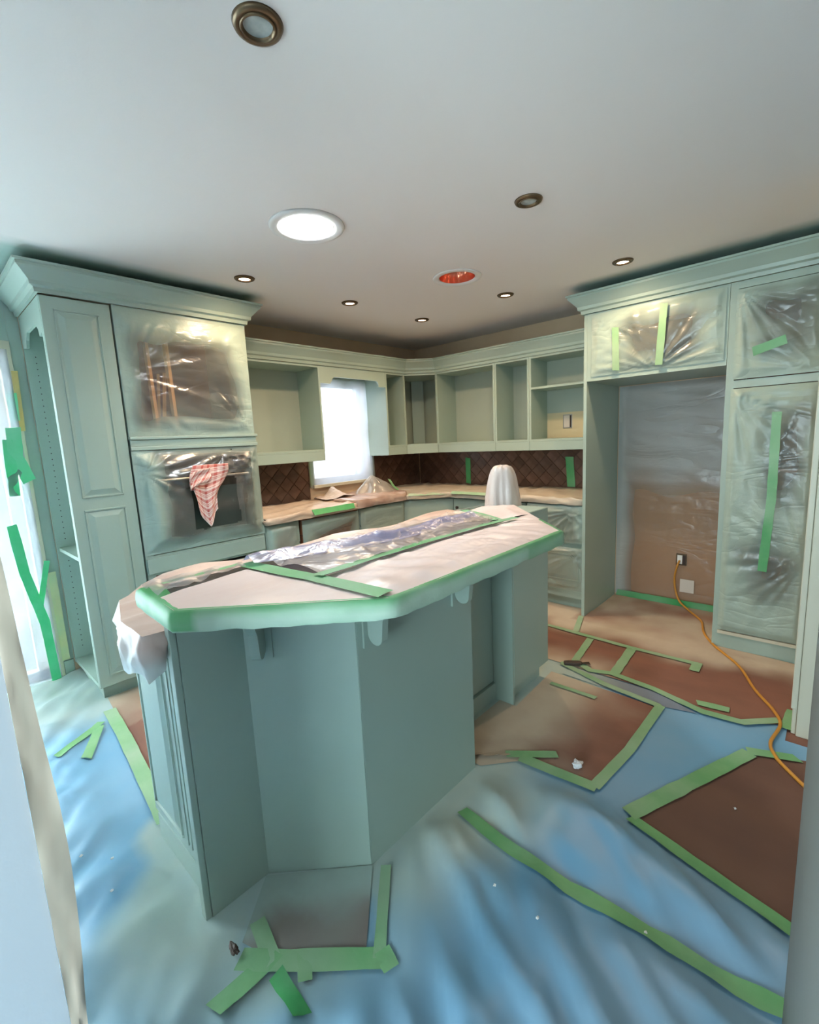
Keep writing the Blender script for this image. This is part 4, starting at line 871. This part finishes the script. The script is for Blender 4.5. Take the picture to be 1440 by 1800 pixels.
# bar coverings
def eb(x, y): return sm(0.0, 0.06, poly_d(x, y, BAR))
def inset_amp(x, y): return 0.001+eb(x, y)*0.0035*max(0, 0.5+ridge(x, y, 2.5, 2, 9, 0.6, 111))
cover('bar_paper', [(3.748, 2.40), (3.756, 2.528), (3.404, 2.882), (3.404, 2.33)], 1.0685, None, inset_amp, 'pinkpaper', 'flat pinkish paper on the clipped end of the bar top', lambda x, y, z: 0.0)
def strip_amp(x, y): return 0.001+eb(x, y)*(0.25+0.75*sm(2.60, 2.66, y))*(0.2+0.8*sm(3.40, 3.34, x))*(0.011*max(0, ridge(x, y, 2.75, 1.6, 10, 1, 113))*(0.35+0.65*sm(2.4, 3.0, x))+0.006*max(0, ridge(x, y, 2.2, 4, 16, 1, 115)))
cover('bar_plastic', [(3.402, 2.60), (3.400, 2.886), (2.487, 2.886), (2.19, 2.60)], 1.068, None, strip_amp, 'pinkpaper', 'wrinkled pinkish plastic along the front half of the bar top', lambda x, y, z: 0.0, res=0.02)
cover('bar_plastic', [(2.42, 2.605), (2.19, 2.601), (1.97, 2.386), (2.092, 2.266), (2.33, 2.30), (2.44, 2.45)], 1.068, None, lambda x, y: 0.001+eb(x, y)*0.010*max(0, ridge(x, y, 0.5, 2, 8, 1, 117)), 'pinkpaper', 'pinkish plastic over the pointed tip of the bar top', lambda x, y, z: 0.0, res=0.02)
def crumple(x, y): return 0.002+0.012*max(0, ridge(x, y, 2.9, 2, 9, 1, 121)+0.3)*0.7+0.010*max(0, ridge(x, y, 0.9, 5, 14, 1, 122))
cover('bar_film', [(3.39, 2.275), (3.39, 2.60), (2.44, 2.60), (2.34, 2.30), (2.10, 2.275)][::-1], 1.068, None, crumple, film('bar_clear_film', 0.34, (220, 206, 206), gloss=0.10, crease=9), 'crumpled clear film over dark stone along the back of the bar', lambda x, y, z: 0.0, res=0.018)
cover('bar_film', [(3.742, 2.27), (3.742, 2.395), (3.46, 2.325), (3.46, 2.27)][::-1], 1.068, None, crumple, film('bar_end_film', 0.30, (214, 200, 206), gloss=0.16), 'small clear film patch at the end of the bar back edge', lambda x, y, z: 0.0, res=0.018)
# bundled blue film along the bar
def bx(q): return 3.44-1.02*q
def heap_amp(x, y):
    q = (3.44-x)/1.02; yc = 2.315+0.115*sm(0.0, 0.6, q); d = abs(y-yc)/(0.032+0.02*nz(q*7, 5)+0.012)
    return -0.002+sm(1.15, 0.15, d)*(0.016+0.020*max(0, nz(x*14, y*14, 9))+0.012*max(0, ridge(x, y, 2.9, 3, 22, 1, 163)))
cover('film_bundle', [(3.45, 2.27), (3.45, 2.35), (2.95, 2.49), (2.42, 2.49), (2.42, 2.36), (2.95, 2.36), (3.2, 2.30)], 1.082, None, heap_amp, film('bluish_film', 0.75, (150, 152, 196), gloss=0.10, crease=12), 'crumpled bundle of bluish film lying along the bar back', lambda x, y, z: 0.0, res=0.014, cat='plastic film')
# edging: green tape and sprayed masking folded round the bar edge
mb = MB(); ms = []
edge = [(3.748, 2.262), (3.760, 2.53), (3.400, 2.89), (2.485, 2.89), (2.30, 2.712)]
P = []
for k in range(len(edge)-1):
    a, b_ = Vector(edge[k]), Vector(edge[k+1]); n = max(2, int((b_-a).length/0.02)); P += [a.lerp(b_, q/n) for q in range(n)]
P.append(Vector(edge[-1])); nb = len(P)
for k, p in enumerate(P):
    d = (P[min(k+1, nb-1)]-P[max(k-1, 0)]).normalized(); nn = Vector((d.y, -d.x))
    wob = nz(k*0.21, 3); inn = 0.022+0.008*wob+(0.03*sm(3.5, 3.75, p.x)*sm(2.6, 2.3, p.y))
    bulge = 0.003*nz(k*0.6, 8)
    prof = [(-inn, 1.0745), (-0.008, 1.0765), (0.005, 1.072), (0.009+bulge, 1.055), (0.009+bulge*2, 1.042), (0.008, 1.030), (0.005+0.006*max(0, wob), 1.024+0.006*nz(k*0.33, 12))]
    for q, (o_, z) in enumerate(prof):
        r = p+nn*o_; mb.v.append((r.x, r.y, z))
        base_m = [0.0, 0.05, 0.35, 0.85, 1.0, 1.0, 0.9][q]
        if 3.72 < p.x and q < 6: base_m *= 0.25
        if 2.5 < p.x < 2.75: base_m *= 0.6
        ms.append(max(0, min(1, base_m+0.25*nz(k*0.15, q*0.5, 2))))
for k in range(nb-1):
    for q in range(6): a = k*7+q; mb.f.append((a, a+1, a+8, a+7))
mb.a['mist'] = ms
tag(mb.build('edge_tape', 'tapedark', None, True), 'green tape folded round the bar edge, sprayed pale below', 'tape')
ZT = lambda x, y: 1.0795
tape('tape_strip', [(3.45, 2.285), (3.42, 2.60), (3.40, 2.87)], 0.055, lambda x, y: 1.0765+min(0.005, max(max(strip_amp(x+a, y+b), inset_amp(x+a, y+b)) for a in (-.02, 0, .02) for b in (-.02, 0, .02))), 'green tape crossing the bar between flat paper and film', 'tapedark', 0.15)
tape('tape_strip', [(3.41, 2.615), (3.0, 2.60), (2.60, 2.60), (2.37, 2.63)], 0.035, lambda x, y: 1.0765+min(0.010, max(max(strip_amp(x+a, y+b), crumple(x+a, y+b)) for a in (-.02, 0, .02) for b in (-.02, 0, .02))), 'long green tape down the middle of the bar top', 'tapedark', 0.2)
tape('tape_strip', [(2.44, 2.58), (2.35, 2.42), (2.29, 2.29)], 0.05, lambda x, y: 1.083, 'green tape near the pointed tip of the bar', 'tapedark', 0.2)
tape('tape_strip', [(3.70, 2.30), (3.47, 2.295)], 0.025, lambda x, y: 1.083, 'scrap of pale green tape on the bar back edge', 'tape', 0.4)
# island tap under its plastic bag
tent('tap_cover', 1.725, 2.17, 0.94, 0.325, 0.118, 0.10, mat('dome_film', (206, 198, 192), 0.3, (188, 176, 168), 5, stretch=(3, 3, 0.7), bump=0.35, bscale=7), 'tall dome of milky plastic over the island tap', 131, lean=(0.0, 0.0), sq=0.55, tip=0.1)
tp = thing('island_tap', 'gooseneck tap under the plastic dome on the island', 'tap', (1.725, 2.17, 0.92))
MB().lathe([(0.0, 0.0), (0.028, 0.0), (0.026, 0.03), (0.014, 0.04), (0.013, 0.20), (0, 0.20)], (1.725, 2.17, 0.93), 16).build('base', 'steel', tp, True)
MB().tube(catmull([(1.725, 2.17, 1.12), (1.725, 2.165, 1.20), (1.725, 2.14, 1.23), (1.725, 2.115, 1.20), (1.725, 2.11, 1.15)]), 0.010).build('spout', 'steel', tp, True)

# ------------------------------------------------------------------ floor coverings
ISL_FOOT = [(3.70, 2.30), (3.48, 2.30), (3.23, 2.55), (2.62, 2.55), (2.62, 2.34), (2.09, 2.34), (2.09, 2.44), (1.70, 2.44), (1.70, 1.75), (3.50, 1.75), (3.66, 1.83)]
PATCH_R = [(2.47, 3.165), (1.81, 3.437), (1.70, 3.64), (2.05, 4.2), (2.72, 4.0), (2.61, 3.64)]
P_SQ = [(1.50, 2.35), (1.50, 3.2), (2.45, 3.06), (2.50, 2.68), (2.66, 2.55), (2.60, 2.36)]
P_FR = [(3.52, 2.28), (3.22, 2.55), (3.44, 2.80), (3.66, 2.58), (3.68, 2.44)]
P_LF = [(3.2, 0.3), (3.55, 0.55), (3.62, 0.8), (3.68, 1.3), (3.72, 1.9), (3.3, 1.9)]
PATCHES = [PATCH_R, P_SQ, P_FR, P_LF]
def Hf(x, y):
    """height of the loose blue sheet"""
    k = sm(2.2, 2.9, x)+sm(2.55, 2.95, y)*sm(1.9, 2.6, x); k = min(1, k)
    d = poly_d(x, y, ISL_FOOT); k *= sm(0.0, 0.12, d)
    for pp in PATCHES:
        if inside(x, y, pp): k = 0
        else: k *= sm(0.0, 0.16, poly_d(x, y, pp))
    k *= 0.3+0.7*sm(0.02, 0.14, seg_d((x, y), (2.87, 2.66), (2.88, 3.6)))
    f1 = max(0, ridge(x, y, 0.95, 0.9, 3.4, 1, 141)); f2 = max(0, ridge(x, y, 0.5, 1.3, 6.0, 1, 143))
    f4 = max(0, 1-3.2*abs(nz((x*0.5+y*0.866)*0.7, (-x*0.866+y*0.5)*6.5+0.5*nz(x*1.5, y*1.5, 4), 151)))**2*sm(2.5, 2.75, y)
    f5 = max(0, 1-3.2*abs(nz((x*0.64+y*0.77)*1.2, (-x*0.77+y*0.64)*11, 157)))**2
    lf = sm(3.6, 3.9, x)*sm(2.6, 2.2, y)
    f3 = max(0, ridge(x, y, -0.6, 1.0, 4.0, 1, 147))
    return 0.004+k*(0.026*f1*(1-lf)+0.016*f2+0.030*f3*lf+0.004*(nz(x*4, y*4, 6)+0.6)+0.026*f4*(1-lf)+0.010*f5)
def spray(x, y):
    d = poly_d(x, y, ISL_FOOT); n = 0.16*nz(x*2.6, y*2.6, 3)+0.07*nz(x*7, y*7, 8)
    far = sm(1.9, 2.3, y)
    a = 1-sm(0.02+0.10*far, 0.10+0.42*far, d+n*(0.3+0.7*far))
    if 2.3 < x < 2.75 and y > 2.3: a = max(a, 1-sm(0.1, 0.5, d+n))
    if inside(x, y, P_FR): a *= 0.35+0.65*(1-sm(0.10, 0.20, d+n*0.5))
    dc = min(seg_d((x, y), (XF, 2.2), (XF, 3.56)), seg_d((x, y), (0.62, 0.95), (0.62, 2.2)), seg_d((x, y), (3.54, 0.45), (2.42, 0.45)), seg_d((x, y), (0.95, 0.62), (2.42, 0.62)))
    if x < XF+0.1 and y > 2.2: dc = 0.20+0.16*nz(x*2.2, y*2.2, 9)
    if x > 3.2 and y < 0.95: dc = min(dc, 0.30*sm(0.5, 1.0, y)+0.10)
    b2 = 1-sm(0.08, 0.42, dc+n*1.1)
    return max(0, min(1, max(a, b2)))
# blue sheet
mb = MB(); ms = []; res = 0.028
X0, X1, Y0, Y1 = 0.02, 6.2, 0.02, 5.6; nx_, ny_ = int((X1-X0)/res), int((Y1-Y0)/res)
for j in range(ny_+1):
    for i in range(nx_+1):
        x, y = X0+res*i, Y0+res*j; mb.v.append((x, y, Hf(x, y))); ms.append(spray(x, y)*0.95 if x < 4.2 else 0)
def bad_cell(x, y):
    if y > 3.55 and x < 1.6: return True
    if x > 4.06 and 2.66 < y < 2.82: return True
    if 2.88 < x < 4.75 and 3.66 < y < 3.85: return True
    if x < 2.0 and y < 1.6: return True
    return inside(x, y, ISL_FOOT) and poly_d(x, y, ISL_FOOT) > 0.05
for j in range(ny_):
    for i in range(nx_):
        if bad_cell(X0+res*(i+.5), Y0+res*(j+.5)): continue
        a = j*(nx_+1)+i; mb.f.append((a, a+1, a+nx_+2, a+nx_+1))
mb.a['mist'] = ms
tag(mb.build('floor_sheet', 'bluesheet', None, True), 'blue plastic dust sheet spread over the floor round the island', 'dust sheet')
def floor_patch(name, poly, z, m, label, res_=0.04, cat='floor paper'):
    return cover(name, poly, z, None, lambda x, y: 0.0015*nz(x*5, y*5, 2), m, label, lambda x, y, zz: spray(x, y)*0.97, res=res_, lift=0.0, cat=cat)
floor_patch('floor_paper', [(0.53, 2.215), (0.53, 0.96), (0.96, 0.53), (1.50, 0.53), (1.50, 2.98), (1.585, 3.225), (1.55, 3.40), (1.44, 3.555), (0.70, 3.555), (0.66, 3.10), (0.04, 3.095), (0.04, 2.258), (0.53, 2.258)], 0.0085, 'brownpaper', 'reddish brown floor paper in front of the refrigerator alcove')
floor_patch('floor_paper', [(1.50, 0.53), (3.50, 0.53), (3.52, 0.75), (3.58, 1.20), (3.62, 1.72), (1.66, 1.75), (1.50, 1.75)], 0.0085, 'brownpaper', 'reddish brown floor paper between the oven tower and island')
floor_patch('floor_paper', [(1.64, 2.44), (1.66, 3.03), (2.40, 3.00), (2.45, 2.70), (2.60, 2.57), (2.60, 2.36), (2.10, 2.36), (2.10, 2.46)], 0.0085, 'brownpaper', 'square brown floor paper beside the island kneehole')
floor_patch('floor_paper', PATCH_R, 0.0085, mat('dark_brown_paper', (108, 76, 60), 0.75, (96, 66, 54), 2.2, stretch=(1.6, 0.6, 1), bump=0.06, bscale=12, mist=True), 'dark brown floor paper diamond beside the near grey wall')
floor_patch('floor_paper', [(3.50, 2.31), (3.24, 2.56), (3.45, 2.755), (3.62, 2.575), (3.66, 2.45)], 0.0085, mat('misted_brown_paper', (126, 96, 90), 0.75, (112, 86, 82), 3, bump=0.05, bscale=12, mist=True, mistcol=(164, 182, 174)), 'misted brown floor paper below the angled island panel', res_=0.03)
floor_patch('floor_strip', [(1.515, 2.52), (1.625, 2.50), (1.64, 3.05), (1.60, 3.2), (1.51, 2.98)], 0.0088, 'greysheet', 'narrow grey plastic strip between two brown floor papers')
FZ = lambda x, y: max(Hf(x, y), Hf(x+0.015, y), Hf(x-0.015, y), Hf(x, y+0.015), Hf(x, y-0.015), 0.0095)+0.003
GF = 'green tapes on the floor'
ft = lambda pts, w_, label, mist=0.25, m='tape': tape('tape_strip', pts, w_, FZ, label, m, mist)
ft([(2.476, 3.15), (1.80, 3.44)], 0.065, 'green tape along the far edge of the dark brown diamond paper', 0.15)
ft([(1.79, 3.43), (1.72, 3.60)], 0.05, 'short green tape at the cord side of the dark diamond paper', 0.15)
ft([(2.49, 3.16), (2.62, 3.64)], 0.05, 'green tape along the near edge of the dark diamond paper', 0.0)
ft([(2.86, 2.66), (2.892, 2.90), (2.898, 3.10), (2.893, 3.28), (2.885, 3.49), (2.875, 3.64)], 0.05, 'long green tape running across the blue sheet in the foreground', 0.05)
ft([(1.51, 2.44), (1.605, 2.74), (1.65, 3.04)], 0.04, 'pale green tape between the grey strip and square paper', 0.5)
ft([(1.775, 2.50), (1.775, 2.76)], 0.03, 'short pale tape on the square paper by the island toe', 0.55)
ft([(1.64, 3.045), (2.10, 3.035), (2.42, 3.0)], 0.045, 'green tape along the outer side of the square brown paper', 0.4)
ft([(2.42, 3.01), (2.44, 2.80), (2.45, 2.68)], 0.055, 'thick green tape at the near side of the square paper', 0.35)
ft([(2.47, 2.62), (2.33, 2.80)], 0.045, 'torn green tape flap on the corner of the square paper', 0.3)
ft([(1.01, 2.08), (1.028, 2.40), (1.044, 2.71), (1.04, 3.09)], 0.04, 'long pale tape across the paper in front of the alcove', 0.5)
ft([(1.02, 3.09), (1.145, 3.095)], 0.05, 'short hook of tape ending the long alcove tape', 0.45)
ft([(1.43, 2.50), (1.50, 2.62), (1.458, 2.73), (1.493, 2.97), (1.575, 3.22), (1.56, 3.385), (1.43, 3.52)], 0.045, 'pale green tape along the near edge of the alcove paper', 0.4)
ft([(1.50, 3.18), (1.48, 3.32)], 0.05, 'stub of green tape on the alcove paper edge', 0.35)
ft([(1.06, 2.45), (1.44, 2.50)], 0.045, 'cross tape nearest the island between the two alcove tapes', 0.45)
ft([(1.04, 2.72), (1.44, 2.745)], 0.055, 'cross tape farther from the island between the two alcove tapes', 0.4)
ft([(0.70, 2.235), (1.0, 2.32)], 0.04, 'faint tape from the refrigerator panel foot outward', 0.7)
ft([(1.30, 3.56), (1.50, 3.545)], 0.05, 'green tape against the baseboard beside the cord', 0.2)
ft([(3.535, 0.70), (3.56, 1.05), (3.60, 1.45), (3.635, 1.80)], 0.06, 'broad pale green tape along the paper beside the island end', 0.45)
ft([(3.60, 0.80), (3.83, 1.0)], 0.04, 'slim light green tape slanting over the blue sheet by the patio door', 0.1)
ft([(3.62, 0.84), (3.74, 1.11)], 0.045, 'short light green tape beside the slanting tape by the patio door', 0.2)
ft([(3.69, 2.49), (3.60, 2.60), (3.42, 2.80)], 0.06, 'green tape along the near edge of the misted paper', 0.3)
ft([(3.215, 2.60), (3.43, 2.79)], 0.035, 'misted tape running out from the island corner', 0.6)
ft([(3.60, 2.43), (3.63, 2.57)], 0.045, 'misted tape at the end side of the misted paper', 0.55)
ft([(3.61, 2.55), (3.80, 2.57)], 0.055, 'curled green tape sticking out toward the near white wall', 0.2)
ft([(3.64, 2.60), (3.66, 2.76)], 0.045, 'darker green tape tail in the bottom foreground', 0.05, 'tapedark')
ft([(3.56, 2.62), (3.60, 2.68)], 0.04, 'small green tape end between the tape tails in the foreground', 0.2)
ft([(3.41, 2.78), (3.43, 2.84)], 0.045, 'small tape stub past the corner of the misted paper', 0.3)
# loose scraps
def scrap(name, c, sx, sy, sz, m, label, seed, cat):
    bm = bmesh.new(); bmesh.ops.create_icosphere(bm, subdivisions=3, radius=1)
    mb = MB()
    for v in bm.verts:
        k = 1+0.55*nz(v.co.x*1.7+seed, v.co.y*1.7, v.co.z*1.7)+0.25*nz(v.co.x*4, v.co.y*4+seed, v.co.z*4)
        mb.v.append((c[0]+v.co.x*sx*k, c[1]+v.co.y*sy*k, c[2]+sz*0.8+max(-0.8*sz, v.co.z*sz*k)))
    mb.f = [tuple(v.index for v in f.verts) for f in bm.faces]; bm.free()
    return tag(mb.build(name, m, None, False), label, cat)
pk = thing('putty_knife', 'small dark putty knife lying on the floor paper past the island', 'tool', (1.50, 2.49, 0.012))
hb = MB().prism([(-0.055, -0.016), (-0.02, -0.02), (0.04, -0.018), (0.055, -0.008), (0.055, 0.008), (0.04, 0.018), (-0.02, 0.02), (-0.055, 0.016)], 0, 0.02)
ca, sa = math.cos(2.2), math.sin(2.2)
hb.v = [(1.49+v[0]*ca-v[1]*sa, 2.51+v[0]*sa+v[1]*ca, 0.014+v[2]) for v in hb.v]; hb.build('handle', 'dirt', pk, bevel=0.006)
bb = MB().prism([(0.05, -0.008), (0.10, -0.018), (0.10, 0.018), (0.05, 0.008)], 0.008, 0.010); bb.v = [(1.49+v[0]*ca-v[1]*sa, 2.51+v[0]*sa+v[1]*ca, 0.014+v[2]) for v in bb.v]; bb.build('blade', 'dirt', pk)
scrap('plastic_scrap', (2.345, 2.90, 0.012), 0.024, 0.02, 0.014, 'whiteplastic', 'crumpled pale plastic scrap on the square brown paper', 3, 'scrap')
scrap('plastic_scrap', (3.69, 2.46, 0.02), 0.010, 0.022, 0.008, 'dirt', 'dark torn scrap beside the misted paper in front of the island', 9, 'scrap')
for k, (x, y) in enumerate([(2.202, 3.444), (3.06, 2.933), (3.075, 3.087), (3.90, 1.75), (3.87, 2.0), (3.83, 1.85), (2.9, 3.33)]):
    tag(scrap('paint_chip', (x, y, FZ(x, y)), 0.005, 0.004, 0.003, 'white', 'x', 20+k, 'paint chip'),
        ['white paint chip on the dark brown diamond paper', 'white paint chip on blue sheet near the island front corner', 'white paint chip on blue sheet farther out from the island corner', 'white chip on blue sheet beside the near white wall, nearest the patio door', 'white chip on blue sheet near the white wall, closest to the camera side', 'white chip on blue sheet between two chips by the white wall', 'white chip on the long foreground tape'][k], 'paint chip')
# torn, lifted edge of the paper at the island foot
mb = MB(); ms = []
for k in range(15):
    q = k/14; x = 2.60-0.16*q+0.012*nz(q*9, 2); y = 2.43+0.22*q
    for j in range(4): mb.v.append((x+0.02*j+0.01*nz(q*8, j), y-0.01*j, 0.011+0.004*j*(1+nz(q*6, 4)))); ms.append(0.8)
for k in range(14):
    for j in range(3): a = k*4+j; mb.f.append((a, a+1, a+5, a+4))
mb.a['mist'] = ms
tag(mb.build('torn_paper', 'brownpaper', None, True), 'lifted torn edge of floor paper at the island foot', 'floor paper')
# ------------------------------------------------------------------ ceiling lights
def downlight(x, y, lit, label, r=0.060, energy=31):
    t = thing('downlight', label, 'ceiling light', (x, y, H-0.02), 'small recessed ceiling lights')
    MB().lathe([(0.042, -0.002), (0.044, -0.010), (r-0.01, -0.010), (r-0.003, -0.007), (r, -0.0005), (r-0.004, -0.0005)], (x, y, H), 36).build('trim_ring', 'bronze', t, True)
    MB().lathe([(0.0425, -0.003), (0.0425, -0.012), (0.037, -0.012), (0.034, -0.002)], (x, y, H), 30).build('gimbal', 'bronze', t, True)
    MB().disc((x, y, H-0.0035), 0.036, 30).build('lens', 'glow_warm' if lit else 'frost', t)
    if lit:
        l = D.lights.new('halogen', 'SPOT'); l.energy = energy; l.color = (1.0, 0.72, 0.46); l.spot_size = math.radians(168); l.spot_blend = 0.9; l.shadow_soft_size = 0.03
        o = D.objects.new('halogen_bulb', l); COL.objects.link(o); o.parent = t; o.location = (0, 0, -0.0)
    return t
downlight(2.584, 0.945, True, 'lit downlight nearest the oven tower')
downlight(1.769, 0.952, True, 'lit downlight midway along the window counter')
downlight(0.975, 0.955, True, 'lit downlight above the far counter corner')
downlight(1.015, 1.787, True, 'lit downlight midway along the refrigerator wall')
downlight(1.028, 2.60, True, 'lit downlight nearest the refrigerator alcove')
downlight(2.134, 2.572, False, 'unlit bronze downlight above the middle of the island')
downlight(3.405, 2.543, False, 'unlit bronze downlight nearest the camera above the island end')
st = thing('sun_tunnel', 'bright round daylight tunnel with white rim in the ceiling', 'skylight', (2.70, 1.745, H))
MB().lathe([(0.124, 0.0), (0.126, -0.006), (0.158, -0.010), (0.170, -0.008), (0.174, -0.0005), (0.165, -0.0005)], (2.70, 1.745, H), 56).build('rim', 'white', st, True)
MB().lathe([(0.120, 0.0), (0.120, 0.055), (0.116, 0.058), (0.116, 0.066), (0.120, 0.068)], (2.70, 1.745, H), 56).build('tube', 'white', st, True)
MB().disc((2.70, 1.745, H+0.07), 0.1205, 56).build('diffuser', 'glow_day', st)
MB().tube([(2.66, 1.85, H+0.05), (2.72, 1.80, H+0.052), (2.71, 1.76, H+0.052)], 0.0022, 6).tube([(2.60, 1.78, H+0.052), (2.665, 1.775, H+0.052)], 0.0018, 6).build('hanging_thread', 'steel', st)
MB().lathe([(0.1195, 0.028), (0.117, 0.029), (0.117, 0.032), (0.1195, 0.033)], (2.70, 1.745, H), 56).build('seam_ring', 'steel', st, True)
l = D.lights.new('tunnel_daylight', 'AREA'); l.shape = 'DISK'; l.size = 0.22; l.energy = 26; l.color = (0.9, 0.96, 1.0)
o = D.objects.new('tunnel_daylight', l); COL.objects.link(o); o.parent = st; o.location = (0, 0, 0.064)
rt = thing('copper_light', 'round ceiling light with a glowing copper reflector and white rim', 'ceiling light', (1.587, 1.78, H))
MB().lathe([(0.114, 0.0), (0.116, -0.005), (0.140, -0.008), (0.152, -0.006), (0.155, -0.0005), (0.15, -0.0005)], (1.587, 1.78, H), 56).build('rim', 'white', rt, True)
MB().lathe([(0.112, 0.0), (0.110, 0.03), (0.098, 0.07), (0.070, 0.10), (0.030, 0.115), (0.0, 0.118)], (1.587, 1.78, H), 56).build('reflector', 'copper', rt, True)
MB().lathe([(0.0, 0.045), (0.028, 0.05), (0.040, 0.07), (0.034, 0.09), (0.022, 0.11)], (1.587, 1.78, H), 28).build('bulb', mat('copper_bulb', (230, 150, 110), 0.15), rt, True)
